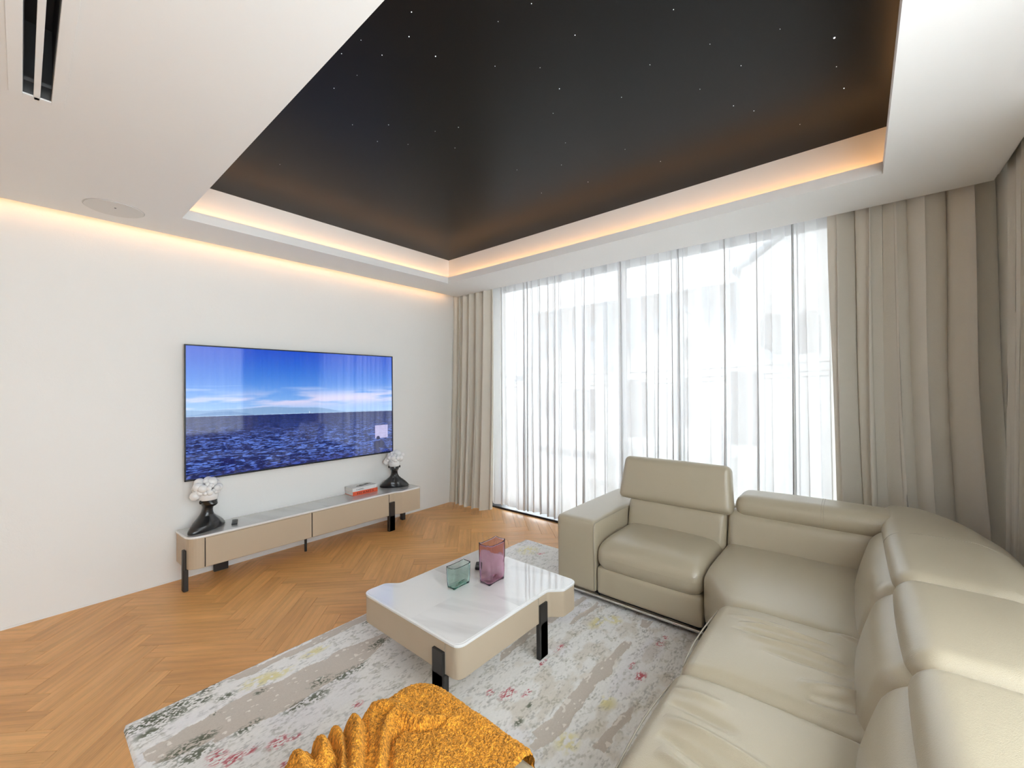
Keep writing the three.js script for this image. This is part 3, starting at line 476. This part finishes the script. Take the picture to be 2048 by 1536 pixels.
// outline helper: rounded polygon with smooth steps; points are [x, z]
function outline(pts) { const s = new THREE.Shape(); pts.forEach(([x, z], i) => (i ? s.lineTo(x, -z) : s.moveTo(x, -z))); s.closePath(); return s; }
function roundedPoly(corners, n = 8) { // corners: [x, z, r]
  const out = [], N = corners.length;
  corners.forEach(([x, z, r], i) => {
    const p = corners[(i + N - 1) % N], q = corners[(i + 1) % N], a = new THREE.Vector2(p[0] - x, p[1] - z).normalize(), b = new THREE.Vector2(q[0] - x, q[1] - z).normalize();
    if (!r) { out.push([x, z]); return; }
    const half = Math.acos(clamp(a.dot(b), -1, 1)) / 2, d = r / Math.tan(half), p0 = [x + a.x * d, z + a.y * d], p1 = [x + b.x * d, z + b.y * d];
    for (let k = 0; k <= n; k++) { const t = k / n; out.push([(1 - t) ** 2 * p0[0] + 2 * t * (1 - t) * x + t * t * p1[0], (1 - t) ** 2 * p0[1] + 2 * t * (1 - t) * z + t * t * p1[1]]); }
  });
  return out;
}
function slabFrom(pts, y0, y1, bevel = 0.004, inset = 0) {
  const g = new THREE.ExtrudeGeometry(outline(pts), { depth: y1 - y0 - 2 * bevel, bevelEnabled: bevel > 0, bevelThickness: bevel, bevelSize: bevel, bevelOffset: -bevel - inset, bevelSegments: 3, curveSegments: 4 });
  g.rotateX(-Math.PI / 2); g.translate(0, y0 + bevel, 0); return metric(g);
}
// ------------------------------------------------------------------ coffee table
{
  const t = thing('coffee_table', 'low coffee table with white stone top, taupe sides and black legs', 'table', [2.42, 0.0125, 2.31]);
  const y = (v) => v - 0.0125, r = 0.052;
  const half = (sx) => [[sx * -0.43, sx * 0.435, r], [sx * 0.35, sx * 0.435, r], [sx * 0.35, sx * -0.19, 0.07], [sx * 0.385, sx * -0.235, 0.05]];
  const corners = [[-0.43, 0.435, r], [0.352, 0.435, r], [0.358, -0.235, 0.035], [0.425, -0.295, 0.035], [0.43, -0.435, r], [-0.352, -0.435, r], [-0.358, 0.235, 0.035], [-0.425, 0.295, 0.035]];
  const pts = roundedPoly(corners, 8);
  part('body', slabFrom(pts, y(0.205), y(0.347), 0.004, 0.003), M.taupe, t);
  part('tabletop', slabFrom(pts, y(0.347), y(0.360), 0.003), M.stoneEdge, t);
  part('stone_inlay', slabFrom(pts, y(0.3595), y(0.3612), 0.0005, 0.012), M.stone, t);
  const leg = (x0, x1, z0, z1, ax) => part('leg', cat([box(x0, x1, 0, y(0.305), z0, z1, 0.004), ax === 'x' ? box(x0, x1, 0, y(0.205), z0, z1 + 0.009, 0.004) : box(x0, x1 + 0.008, 0, y(0.205), z0, z1, 0.004)]), M.darkMetal, t);
  leg(0.340, 0.366, -0.222, -0.155, 'x'); leg(0.185, 0.262, 0.415, 0.446, 'z'); leg(-0.366, -0.340, 0.140, 0.222, 'x'); leg(-0.274, -0.185, -0.446, -0.415, 'z');
  const seamM = M.stitch; part('seam', box(0.353, 0.3562, y(0.21), y(0.345), -0.152, -0.150), seamM, t); part('seam', box(0.266, 0.268, y(0.21), y(0.345), 0.434, 0.4362), seamM, t);
}
// ------------------------------------------------------------------ glass vases
function glassVase(name, label, cx, cz, w, d, h, tint, dist, wob, seed) {
  const wall = 0.0045, base = 0.012, N = 64, K = 30, pos = [], idx = [];
  const ring = (hw, hd, y, ins, k) => { for (let i = 0; i < N; i++) {
    const a = i / N * Math.PI * 2, c = Math.cos(a), s = Math.sin(a), e = 0.30, sx = Math.sign(c) * Math.pow(Math.abs(c), e), sz = Math.sign(s) * Math.pow(Math.abs(s), e);
    const t = clamp(y / h), nz = wob * (noise(i / N * 9, y * 28, seed, 9, 0) - 0.5) * Math.sin(Math.PI * clamp(t, 0.05, 0.95));
    const taper = 1 - 0.05 * (1 - t) * (1 - t) * 2, corner = Math.abs(Math.sin(2 * a));
    const rim = t > 0.6 ? -0.055 * h * (t - 0.6) / 0.4 * (Math.abs(c) > Math.abs(s) ? 0.25 : -0.15) + 0.05 * h * ((t - 0.6) / 0.4) * (corner - 0.5) * 0.5 : 0;
    const foot = k === 'bottom' ? 0.006 * (1 - corner) : 0;
    pos.push((hw - ins) * sx * taper + nz, y + rim + foot, (hd - ins) * sz * taper + nz * 0.6);
  } };
  let rings = 0; const hw = w / 2, hd = d / 2;
  ring(hw * 0.02, hd * 0.02, 0.006, 0, ''); rings++; ring(hw * 0.6, hd * 0.6, 0.004, 0, ''); rings++; ring(hw - 0.004, hd - 0.004, 0.0002, 0, 'bottom'); rings++;
  for (let k = 0; k <= K; k++) { ring(hw, hd, lerp(0.004, h, k / K), 0, k === 0 ? 'bottom' : ''); rings++; }
  ring(hw, hd, h + 0.0018, wall / 2, ''); rings++;
  for (let k = K; k >= 0; k--) { ring(hw, hd, lerp(base, h, k / K), wall, ''); rings++; }
  ring(hw * 0.6, hd * 0.6, base - 0.001, 0, ''); rings++; ring(hw * 0.02, hd * 0.02, base - 0.002, 0, ''); rings++;
  for (let q = 0; q < rings - 1; q++) for (let i = 0; i < N; i++) { const j = (i + 1) % N, A = q * N + i, B = q * N + j, C = (q + 1) * N + i, D = (q + 1) * N + j; idx.push(A, C, D, A, D, B); }
  const cap = (q, flip) => { for (let i = 1; i < N - 1; i++) flip ? idx.push(q * N, q * N + i, q * N + i + 1) : idx.push(q * N, q * N + i + 1, q * N + i); };
  cap(0, true); cap(rings - 1, false);
  const g = new THREE.BufferGeometry(); g.setAttribute('position', new THREE.Float32BufferAttribute(pos, 3)); g.setIndex(idx); g.computeVertexNormals();
  const m = phys({ color: rgb(1, 1, 1), roughness: 0.02, transmission: 1, thickness: 0.01, ior: 1.46, attenuationColor: tint, attenuationDistance: dist });
  return solo(name, label, 'vase', g, m, [cx, 0.3616, cz]);
}
glassVase('glass_vase', 'short green glass rectangular vase on the coffee table', 2.352, 2.355, 0.068, 0.140, 0.120, rgb(0.40, 0.76, 0.64), 0.021, 0.004, 7);
glassVase('glass_vase', 'tall plum pink glass rectangular vase on the coffee table', 2.464, 2.192, 0.090, 0.152, 0.230, rgb(0.58, 0.25, 0.38), 0.016, 0.007, 19);
{
  const b = thing('remote_control', 'small black remote lying behind the pink vase', 'remote', [2.270, 0.3612, 2.112], 0.71);
  part('body', box(-0.018, 0.018, 0, 0.018, -0.045, 0.045, 0.006), M.blackPlastic, b); part('button', box(-0.01, 0.01, 0.018, 0.0195, -0.03, 0.01, 0.0006), M.darkMetal, b);
}
// ------------------------------------------------------------------ media console
{
  const t = thing('media_console', 'long low taupe media console with white top and black legs', 'console', [0, 0, 2.15]);
  const corners = [[0.02, 1.045, 0.02], [0.345, 1.035, 0.10], [0.350, -0.72, 0.05], [0.385, -0.79, 0.05], [0.385, -1.045, 0.035], [0.02, -1.045, 0.02]];
  const pts = roundedPoly(corners, 8);
  part('body', slabFrom(pts, 0.160, 0.386, 0.004, 0.004), M.taupe, t);
  const top = part('console_top', slabFrom(pts, 0.386, 0.400, 0.003), M.stoneEdge, t);
  part('stone_inlay', slabFrom(pts, 0.3995, 0.4010, 0.0005, 0.010), phys({ color: rgb(0.62, 0.61, 0.60), map: rep(stone, 1, 1), roughness: 0.12, clearcoat: 1, clearcoatRoughness: 0.03 }), t);
  for (const [z0, z1] of [[0.140, 0.928], [-0.655, 0.136]]) { const d = part('drawer', box(0.335, 0.352, 0.168, 0.380, z0 + 0.002, z1 - 0.002, 0.002), M.taupe, t); }
  for (const [z0, z1, x] of [[0.1365, 0.1395, 0.3505], [0.9275, 0.9305, 0.3485], [-0.6585, -0.6555, 0.3505]]) part('drawer_gap', box(0.330, x, 0.166, 0.382, z0, z1), M.plinth, t);
  const leg = (...a) => part('leg', cat(a), M.darkMetal, t);
  leg(box(0.245, 0.290, 0, 0.305, 1.030, 1.052, 0.008), box(0.245, 0.292, 0, 0.16, 1.018, 1.046, 0.004));
  leg(box(0.335, 0.362, 0, 0.300, -0.720, -0.655, 0.004), box(0.325, 0.362, 0, 0.160, -0.720, -0.648, 0.004));
  leg(box(0.03, 0.06, 0, 0.165, 0.70, 0.80, 0.003)); leg(box(0.10, 0.15, 0, 0.165, -1.0, -0.96, 0.003));
  part('centre_leg', new THREE.CylinderGeometry(0.011, 0.011, 0.165, 14).translate(0.2, 0.0825, 0.13), M.darkMetal, t);
}
{ // remote on the console
  const b = thing('remote_control', 'small black remote on the media console beside a bust', 'remote', [0.185, 0.4012, 2.84], 1.25);
  part('body', box(-0.02, 0.02, 0, 0.014, -0.065, 0.065, 0.005), M.blackPlastic, b); part('button', box(-0.012, 0.012, 0.014, 0.0153, -0.02, 0.03, 0.0005), M.darkMetal, b);
}
// ------------------------------------------------------------------ television
{
  const t = thing('television', 'large wall-mounted television showing a blue sea', 'television', [0, 0.772, 2.196]);
  const W = 1.895, Ht = 1.085;
  part('wall_mount', box(0, 0.022, 0.3, 0.8, -0.35, 0.35), M.blackPlastic, t);
  part('back_shell', box(0.022, 0.052, 0.006, Ht - 0.006, -W / 2 + 0.006, W / 2 - 0.006, 0.006), M.blackPlastic, t);
  const b = 0.009;
  part('bezel', cat([box(0.045, 0.064, 0, b + 0.004, -W / 2, W / 2, 0.002), box(0.045, 0.064, Ht - b, Ht, -W / 2, W / 2, 0.002), box(0.045, 0.064, 0, Ht, -W / 2, -W / 2 + b, 0.002), box(0.045, 0.064, 0, Ht, W / 2 - b, W / 2, 0.002)]), M.blackPlastic, t);
  const TW = 1280, TH = 720;
  const img = dataTex(TW, TH, (i, jj, c) => {
    const u = i / TW, v = 1 - jj / TH; // v from the top
    const hz = lerp(0.535, 0.572, u);
    let r, g, b2;
    if (v < hz) {
      const k = v / hz;
      r = lerp(14, 168, Math.pow(k, 1.5)); g = lerp(74, 200, Math.pow(k, 1.15)); b2 = lerp(196, 242, k);
      const cl = fbm(u * 5, v * 22, 4, 12), cc = (0.74 + 0.10 * (0.5 - u)), band = Math.exp(-(((k - cc - 0.03) / (0.13)) ** 2));
      const a = band * sstep(0.34, 0.62, cl + 0.08 * u); r = lerp(r, 226, a * 0.85); g = lerp(g, 216, a * 0.8); b2 = lerp(b2, 238, a * 0.8);
      const thin = sstep(0.55, 0.75, fbm(u * 4, v * 60, 3, 15)) * Math.exp(-(((k - 0.62) / 0.06) ** 2)) * 0.5; r = lerp(r, 215, thin); g = lerp(g, 212, thin); b2 = lerp(b2, 240, thin);
      const hill = hz - 0.055 * (0.5 + 0.9 * fbm(u * 4 + 1.7, 2, 3, 18)) * (1 - 0.55 * sstep(0.45, 0.75, u)) + 0.02 * sstep(0.55, 0.7, u), hill2 = hz - 0.045 * fbm(u * 6 + 9, 5, 3, 19) * (1 - sstep(0.15, 0.3, u));
      if (v > hill) { r = 128; g = 164; b2 = 206; } if (v > hill2 && u < 0.3) { r = 106; g = 144; b2 = 192; }
      if (v > hz - 0.006) { r = lerp(r, 190, 0.5); g = lerp(g, 214, 0.5); b2 = lerp(b2, 236, 0.5); }
      if (Math.abs(u - 0.51) < 0.0012 && v > hz - 0.02) { r = 245; g = 248; b2 = 252; }
    } else {
      const q = (v - hz) / (1 - hz), dist = 0.06 + q, f = 1 / (0.10 + 0.9 * q);
      const warp = fbm(u * 8 * f * 0.35, q * 30, 2, 25) * 0.6;
      const wv = fbm(u * 34 * Math.sqrt(f), Math.log(0.12 + q) * 52 + warp * 4 + u * 4, 4, 27), w2 = fbm(u * 90 * Math.sqrt(f), Math.log(0.12 + q) * 120 + warp * 5 + u * 8, 3, 28);
      const k = clamp(sstep(0.43, 0.66, 0.55 * wv + 0.45 * w2) * (0.34 + 0.66 * sstep(0, 0.5, q)));
      r = lerp(10, 96, k); g = lerp(26, 130, k); b2 = lerp(84, 216, k);
      const deep = sstep(0.85, 1.0, q); r *= 1 - 0.3 * deep; g *= 1 - 0.3 * deep; b2 *= 1 - 0.15 * deep;
    }
    // small square tile with a figure, lower right
    const sx = (u - 0.885) / 0.085, sy = (v - 0.715) / 0.135;
    if (sx > 0 && sx < 1 && sy > 0 && sy < 1) { const n = 8 * (noise(u * 90, v * 60, 31) - 0.5); r = lerp(198, r, 0.12) + n; g = lerp(190, g, 0.12) + n; b2 = lerp(226, b2, 0.12) + n; }
    const hx = (u - 0.905) / 0.011, hy = (v - 0.845) / 0.020, bx = (u - 0.912) / 0.036, by = (v - 0.91) / 0.038;
    if (hx * hx + hy * hy < 1 || (bx * bx + by * by < 1)) { r = 26; g = 34; b2 = 78; }
    c[0] = r; c[1] = g; c[2] = b2;
  }, true, false);
  const sm = phys({ color: rgb(0.004, 0.004, 0.005), roughness: 0.05, ior: 2.0, emissive: rgb(1, 1, 1), emissiveMap: img, emissiveIntensity: 0.56 });
  const g = new THREE.PlaneGeometry(W - 2 * b, Ht - 2 * b - 0.004); g.rotateY(Math.PI / 2);
  const m = part('screen', g, sm, t); m.position.set(0.0555, Ht / 2 + 0.002, 0); m.userData.label = 'lit screen with sea, sky and a small picture tile';
}
// ------------------------------------------------------------------ busts with bubble hair
function bust(label, x, z, face, seed) {
  const t = thing('bust_sculpture', label, 'sculpture', [x, 0.4012, z], Math.atan2(face[0], face[1])); // local +z is the face direction, local x the shoulders
  // rings: y, half width, half depth, forward shift
  const prof = [[0, 0.150, 0.062, 0], [0.006, 0.157, 0.068, 0], [0.02, 0.153, 0.068, 0], [0.045, 0.131, 0.066, 0], [0.07, 0.103, 0.062, -0.002], [0.092, 0.074, 0.055, -0.003], [0.112, 0.052, 0.046, -0.002], [0.135, 0.039, 0.039, 0.002], [0.155, 0.035, 0.036, 0.005], [0.172, 0.035, 0.037, 0.009], [0.186, 0.040, 0.048, 0.019], [0.200, 0.047, 0.057, 0.021], [0.220, 0.052, 0.060, 0.017], [0.240, 0.054, 0.061, 0.013]];
  const at = (y) => { let i = 0; while (i < prof.length - 2 && y > prof[i + 1][0]) i++; const a = prof[i], b = prof[i + 1], k = sstep(0, 1, 0) + clamp((y - a[0]) / (b[0] - a[0])); return [lerp(a[1], b[1], k), lerp(a[2], b[2], k), lerp(a[3], b[3], k)]; };
  const body = sheet(56, 60, (u, v) => {
    const y = v * 0.24, [rx, rz, off] = at(y), a = u * Math.PI * 2, c = Math.cos(a), s = Math.sin(a);
    const breast = y < 0.11 ? 0.012 * Math.exp(-(((Math.abs(c) - 0.35) / 0.25) ** 2)) * (s > 0 ? 1 : 0.4) * Math.sin(Math.PI * clamp(y / 0.11)) : 0;
    const chin = y > 0.178 && y < 0.215 && s > 0.6 ? 0.008 * (s - 0.6) / 0.4 * Math.sin(Math.PI * (y - 0.178) / 0.037) : 0;
    const hollow = y > 0.06 && y < 0.12 && s > 0 ? -0.006 * Math.exp(-((c / 0.2) ** 2)) : 0;
    return [rx * c, y, rz * s + off + breast + chin + hollow];
  });
  { const idx = body.index.array; for (let i = 0; i < idx.length; i += 3) { const q = idx[i + 1]; idx[i + 1] = idx[i + 2]; idx[i + 2] = q; } body.computeVertexNormals(); }
  const bottom = new THREE.CylinderGeometry(1, 1, 0.004, 40).scale(0.148, 1, 0.06).translate(0, 0.002, 0);
  const bm = part('bust_body', cat([body, bottom]), M.blackGloss, t); bm.userData.label = 'glossy black neck and shoulders';
  for (const sgn of [-1, 1]) part('ear', new THREE.SphereGeometry(1, 14, 10).scale(0.008, 0.015, 0.010).translate(sgn * 0.058, 0.222, 0.002), M.blackGloss, t);
  const mask = part('face_mask', new THREE.SphereGeometry(1, 28, 20).scale(0.061, 0.064, 0.070).translate(0, 0.262, 0.013), M.whiteGloss, t); mask.userData.label = 'smooth white mask over the face';
  reseed(seed); const placed = []; const geo = new THREE.SphereGeometry(1, 18, 14);
  let tries = 0;
  while (placed.length < 38 && tries++ < 1500) {
    const yy = rnd() * 1.15 - 0.15, a = rnd() * Math.PI * 2, rr = Math.sqrt(Math.max(0, 1 - yy * yy)), big = placed.length < 7, r = big ? 0.028 + rnd() * 0.012 : 0.011 + rnd() * 0.015;
    const px = rr * Math.cos(a) * 0.076, py = 0.302 + yy * 0.076, pz = rr * Math.sin(a) * 0.080 + 0.002;
    if (py < 0.245 && pz > -0.01) continue;
    if (placed.some((q) => Math.hypot(q[0] - px, q[1] - py, q[2] - pz) < (q[3] + r) * 0.66)) continue;
    placed.push([px, py, pz, r]);
  }
  placed.push([-0.085, 0.275, -0.02, 0.034], [0.02, 0.372, -0.005, 0.036], [0.088, 0.345, 0.0, 0.025]);
  for (const [px, py, pz, r] of placed) { const b = part('bubble', geo, M.whiteGloss, t); b.position.set(px, py, pz); b.scale.setScalar(r); }
  return t;
}
bust('black bust with white bubble hair on the console, turned in profile near the remote', 0.180, 3.028, [0.85, -0.52], 41);
bust('black bust with white bubble hair on the console, facing the room beside the books', 0.145, 1.29, [0.82, 0.57], 88);
// ------------------------------------------------------------------ books
function textTex(w, h, bg, draw) { const c = document.createElement('canvas'); c.width = w; c.height = h; const x = c.getContext('2d'); x.fillStyle = bg; x.fillRect(0, 0, w, h); draw(x); const t = new THREE.CanvasTexture(c); t.colorSpace = THREE.SRGBColorSpace; return t; }
function book(label, y, h, coverMat, spineTex, x0, x1, z0, z1, topTex) {
  const t = thing('book', label, 'book', [(x0 + x1) / 2, y, (z0 + z1) / 2], 0, 'books stacked on the console'), w = x1 - x0, l = z1 - z0, c = 0.0025;
  part('cover', cat([box(-w / 2, w / 2, 0, c, -l / 2, l / 2, 0.0008, 1), box(-w / 2, w / 2, h - c, h, -l / 2, l / 2, 0.0008, 1), box(w / 2 - c, w / 2, c, h - c, -l / 2, l / 2, 0, 1)]), coverMat, t);
  part('pages', box(-w / 2 + 0.004, w / 2 - c, c, h - c, -l / 2 + 0.004, l / 2 - 0.004), std({ color: rgb(0.80, 0.78, 0.74), roughness: 0.9 }), t);
  const g = new THREE.PlaneGeometry(l - 0.001, h - 0.001); g.rotateY(Math.PI / 2);
  const sp = part('spine_print', g, std({ map: spineTex, roughness: 0.5 }), t); sp.position.set(w / 2 + 0.0004, h / 2, 0);
  if (topTex) { const g2 = new THREE.PlaneGeometry(l - 0.004, w - 0.004); g2.rotateX(-Math.PI / 2); g2.rotateY(Math.PI / 2); const q = part('cover_print', g2, std({ map: topTex, roughness: 0.5 }), t); q.position.set(0, h + 0.0004, 0); }
  return t;
}
{
  const orange = std({ color: rgb(0.80, 0.12, 0.035), roughness: 0.5 }), white = std({ color: rgb(0.82, 0.81, 0.79), roughness: 0.5 });
  const spine1 = textTex(1024, 160, '#e8603c', (x) => { x.fillStyle = '#6b1f10'; x.font = 'bold 128px serif'; x.textBaseline = 'middle'; x.save(); x.translate(150, 84); x.scale(1.28, 1); x.fillText('HERM\u00c8S', 0, 0); x.restore(); });
  const spine2 = textTex(1024, 150, '#ecebe8', (x) => { x.fillStyle = '#222222'; x.font = '92px sans-serif'; x.textBaseline = 'middle'; x.fillText('CHANEL', 150, 78); x.beginPath(); x.arc(925, 76, 14, 0, 7); x.strokeStyle = '#8a8a8a'; x.lineWidth = 5; x.stroke(); });
  const topArt = textTex(512, 300, '#e2e1df', (x) => {
    x.fillStyle = '#7d7b78'; x.beginPath(); x.moveTo(120, 190); x.bezierCurveTo(200, 120, 260, 150, 300, 200); x.bezierCurveTo(240, 240, 180, 230, 120, 190); x.fill();
    x.fillStyle = '#33312f'; x.beginPath(); x.ellipse(330, 130, 120, 46, -0.25, 0, 7); x.fill(); x.fillStyle = '#b5b2ae'; x.beginPath(); x.ellipse(310, 118, 44, 26, 0, 0, 7); x.fill();
    x.fillStyle = '#1f1e1d'; x.fillRect(360, 130, 110, 34); x.strokeStyle = '#444'; x.lineWidth = 10; x.beginPath(); x.moveTo(150, 170); x.quadraticCurveTo(260, 60, 420, 90); x.stroke();
  });
  book('white-paged book with orange spine reading HERMES, lower of two', 0.4012, 0.040, orange, spine1, 0.012, 0.176, 1.520, 1.800);
  book('white book with black lettered spine on top of the orange one', 0.4414, 0.036, white, spine2, 0.018, 0.172, 1.530, 1.803, topArt);
}
// ------------------------------------------------------------------ ceiling fittings
{
  const v = thing('air_vent', 'white linear slot vent with two black slots in the ceiling', 'air vent', [0, H, 0]);
  const x0 = 1.575, x1 = 3.3, f = -0.006;
  part('frame', cat([box(x0, x1, f, 0, 3.855, 3.892, 0.002, 1), box(x0, x1, f, 0, 3.922, 3.940, 0.002, 1), box(x0, x1, f, 0, 3.968, 4.005, 0.002, 1), box(x0, x0 + 0.022, f, 0, 3.892, 3.968), box(x1 - 0.02, x1, f, 0, 3.892, 3.968)]), M.ceiling, v);
  // open duct above the slots
  const lining = std({ color: rgb(0.10, 0.10, 0.10), roughness: 0.9 }), d0 = 0.031, d1 = 0.29;
  part('duct', cat([box(1.597, 1.599, 0, d0, 3.892, 3.968), box(3.278, 3.28, 0, d0, 3.892, 3.968), box(1.599, 3.278, 0, d0, 3.892, 3.894), box(1.599, 3.278, 0, d0, 3.966, 3.968), box(x0, x1, d0, d1, 3.872, 3.890), box(x0, x1, d0, d1, 3.970, 3.988), box(x0, x0 + 0.020, d0, d1, 3.890, 3.970), box(x1 - 0.018, x1, d0, d1, 3.890, 3.970), box(x0, x1, d1, d1 + 0.015, 3.872, 3.988)]), lining, v);
  part('centre_bar', box(x0 + 0.022, x1 - 0.02, 0, 0.05, 3.926, 3.936), lining, v);
  for (const [a, b] of [[3.892, 3.926], [3.936, 3.968]]) part('divider', box(x0 + 0.112, x0 + 0.114, 0.006, 0.02, a, b), lining, v);
  const s = thing('ceiling_speaker', 'round flush white speaker in the ceiling near the television wall', 'speaker', [0.412, H, 3.578]);
  part('rim', new THREE.TorusGeometry(0.146, 0.003, 8, 64).rotateX(Math.PI / 2).scale(1, 0.8, 1), std({ color: rgb(0.62, 0.61, 0.58), roughness: 0.8 }), s);
  part('grille', new THREE.CylinderGeometry(0.143, 0.143, 0.005, 64).translate(0, -0.0025, 0), std({ color: rgb(0.76, 0.75, 0.72), roughness: 0.9 }), s);
  part('badge', new THREE.CylinderGeometry(0.005, 0.005, 0.002, 12).translate(0.03, -0.006, 0.0), M.darkMetal, s);
}
// ------------------------------------------------------------------ outside
{
  struct('ground', box(-40, 45, -3.6, -3.4, -60, -0.6), M.facadeGrey, 'street level outside the window');
  struct('balcony', cat([box(-1.5, 6.5, -0.28, -0.03, -1.7, -0.25), box(-1.5, 6.5, -0.03, 0.10, -1.7, -1.6)]), M.facade, 'pale balcony slab outside the window');
  struct('canopy', box(-1.5, 6.5, 2.95, 3.2, -0.85, -0.25), std({ color: rgb(0.62, 0.53, 0.44), roughness: 0.9 }), 'beige overhang above the window outside');
  const arch = (cx, y0, y1, w, z, d = 0.12) => { const s = new THREE.Shape(), r = w / 2; s.moveTo(cx - r, y0); s.lineTo(cx + r, y0); s.lineTo(cx + r, y1 - r); s.absarc(cx, y1 - r, r, 0, Math.PI, false); s.closePath(); return new THREE.ExtrudeGeometry(s, { depth: d, bevelEnabled: false, curveSegments: 12 }).translate(0, 0, z - d + 0.02); };
  const gable = (x0, x1, yb, ya, z0, z1) => { const s = new THREE.Shape(); s.moveTo(x0, yb); s.lineTo(x1, yb); s.lineTo((x0 + x1) / 2, ya); s.closePath(); return new THREE.ExtrudeGeometry(s, { depth: z1 - z0, bevelEnabled: false }).translate(0, 0, z0); };
  const slope = (x0, x1, yb, ya, z0, z1, th = 0.14, eave = 0.25) => { const mid = (x0 + x1) / 2, k = (ya - yb) / (mid - x0), s = new THREE.Shape(); s.moveTo(x0 - eave, yb - eave * k); s.lineTo(mid, ya); s.lineTo(x1 + eave, yb - eave * k); s.lineTo(x1 + eave, yb - eave * k + th); s.lineTo(mid, ya + th); s.lineTo(x0 - eave, yb - eave * k + th); s.closePath(); return new THREE.ExtrudeGeometry(s, { depth: z1 - z0, bevelEnabled: false }).translate(0, 0, z0); };
  const rail = (x0, x1, y, z, n, parent) => { part('handrail', box(x0, x1, y + 0.42, y + 0.5, z - 0.08, z + 0.08), M.facade, parent); part('base_rail', box(x0, x1, y - 0.06, y, z - 0.08, z + 0.08), M.facade, parent); for (let i = 0; i < n; i++) part('baluster', new THREE.CylinderGeometry(0.05, 0.065, 0.42, 8).translate(lerp(x0 + 0.1, x1 - 0.1, i / (n - 1)), y + 0.21, z), M.facade, parent); };
  const a = thing('neighbour_house', 'white gabled house seen through the middle of the sheer', 'house');
  part('wall', cat([box(-2.3, 2.3, -3.4, 2.2, -11.3, -9.2), gable(-2.3, 2.3, 2.2, 3.8, -9.6, -9.2)]), M.facade, a);
  part('roof', slope(-2.3, 2.3, 2.2, 3.85, -11.3, -9.0), M.roof, a);
  part('attic_window', arch(0.1, 2.3, 3.0, 0.5, -9.2), M.darkPane, a);
  part('arched_window', arch(-1.55, -0.2, 1.7, 1.2, -9.2), M.darkPane, a); part('arched_window', arch(0.05, 0.2, 1.75, 0.9, -9.2), M.darkPane, a); part('window', box(1.2, 2.0, -0.2, 1.9, -9.25, -9.16), M.darkPane, a);
  part('cornice', box(-2.4, 2.4, -0.55, -0.35, -9.5, -9.05), M.facade, a);
  const b = thing('neighbour_house', 'low white gabled house behind the left of the sheer', 'house');
  part('wall', cat([box(-7.2, -2.6, -3.4, 1.9, -15, -10.2), gable(-7.2, -2.6, 1.9, 3.3, -10.6, -10.2)]), M.facade, b);
  part('roof', slope(-7.2, -2.6, 1.9, 3.35, -15, -10.0), M.roof, b);
  part('window', box(-6.4, -5.5, 0.2, 1.4, -10.25, -10.16), M.darkPane, b); part('window', box(-4.6, -3.6, -0.2, 1.4, -10.25, -10.16), M.darkPane, b); part('window', box(-6.4, -3.6, -2.6, -1.0, -10.25, -10.16), M.darkPane, b);
  const c = thing('neighbour_house', 'tall white villa with balconies seen right of the mullion', 'house');
  part('wall', cat([box(1.0, 6.2, -3.4, 5.6, -18, -12.2), gable(1.2, 5.2, 5.6, 7.0, -12.6, -12.2)]), M.facade, c); part('roof', slope(1.0, 5.4, 5.6, 7.1, -18, -12.0), M.roof, c);
  for (const x of [1.9, 2.9]) part('arched_window', arch(x, 2.5, 3.9, 0.65, -12.2), M.darkPane, c);
  part('window', box(3.7, 4.3, 2.3, 3.8, -12.25, -12.16), M.darkPane, c); part('window', box(4.6, 5.8, 0.3, 1.8, -12.25, -12.16), M.darkPane, c); part('column', new THREE.CylinderGeometry(0.16, 0.18, 5.4, 14).translate(2.4, 2.9, -11.7), M.facade, c);
  rail(1.4, 3.6, 4.2, -11.9, 9, c); rail(3.6, 6.2, 1.9, -11.9, 10, c); rail(3.8, 6.2, -0.2, -11.6, 10, c);
  const e = thing('apartment_block', 'pale blue-grey apartment block rising behind the low house', 'building');
  part('wall', box(-13, 0.2, -3.4, 6.6, -21, -18.6), M.roof, e);
  for (let r = 0; r < 4; r++) for (let k = 0; k < 7; k++) part('window', box(-12.4 + k * 1.8, -11.4 + k * 1.8, -0.6 + r * 1.95, 0.7 + r * 1.95, -18.65, -18.55), M.darkPane, e);
  const d = thing('garden_wall', 'pale boundary wall outside below the houses', 'wall');
  part('wall', box(-9, 9, -3.4, -0.9, -7.6, -7.4), M.facade, d); part('coping', box(-9, 9, -0.9, -0.8, -7.7, -7.3), M.facadeGrey, d);
  for (const [y0, y1, nm] of [[1.86, 2.15, 'topmost'], [1.62, 1.98, 'middle one'], [1.48, 1.88, 'lowest']]) solo('overhead_cable', `${nm} of three thin overhead cables crossing before the houses`, 'cable', tube([[-8, y0, -7], [0, y0 - 0.12 + (y1 - y0) * 0.5, -7], [8, y1, -7]], 0.012, 30, 5), M.frame, null, 0, 'overhead cables outside');
}
renderer.render(scene, camera);
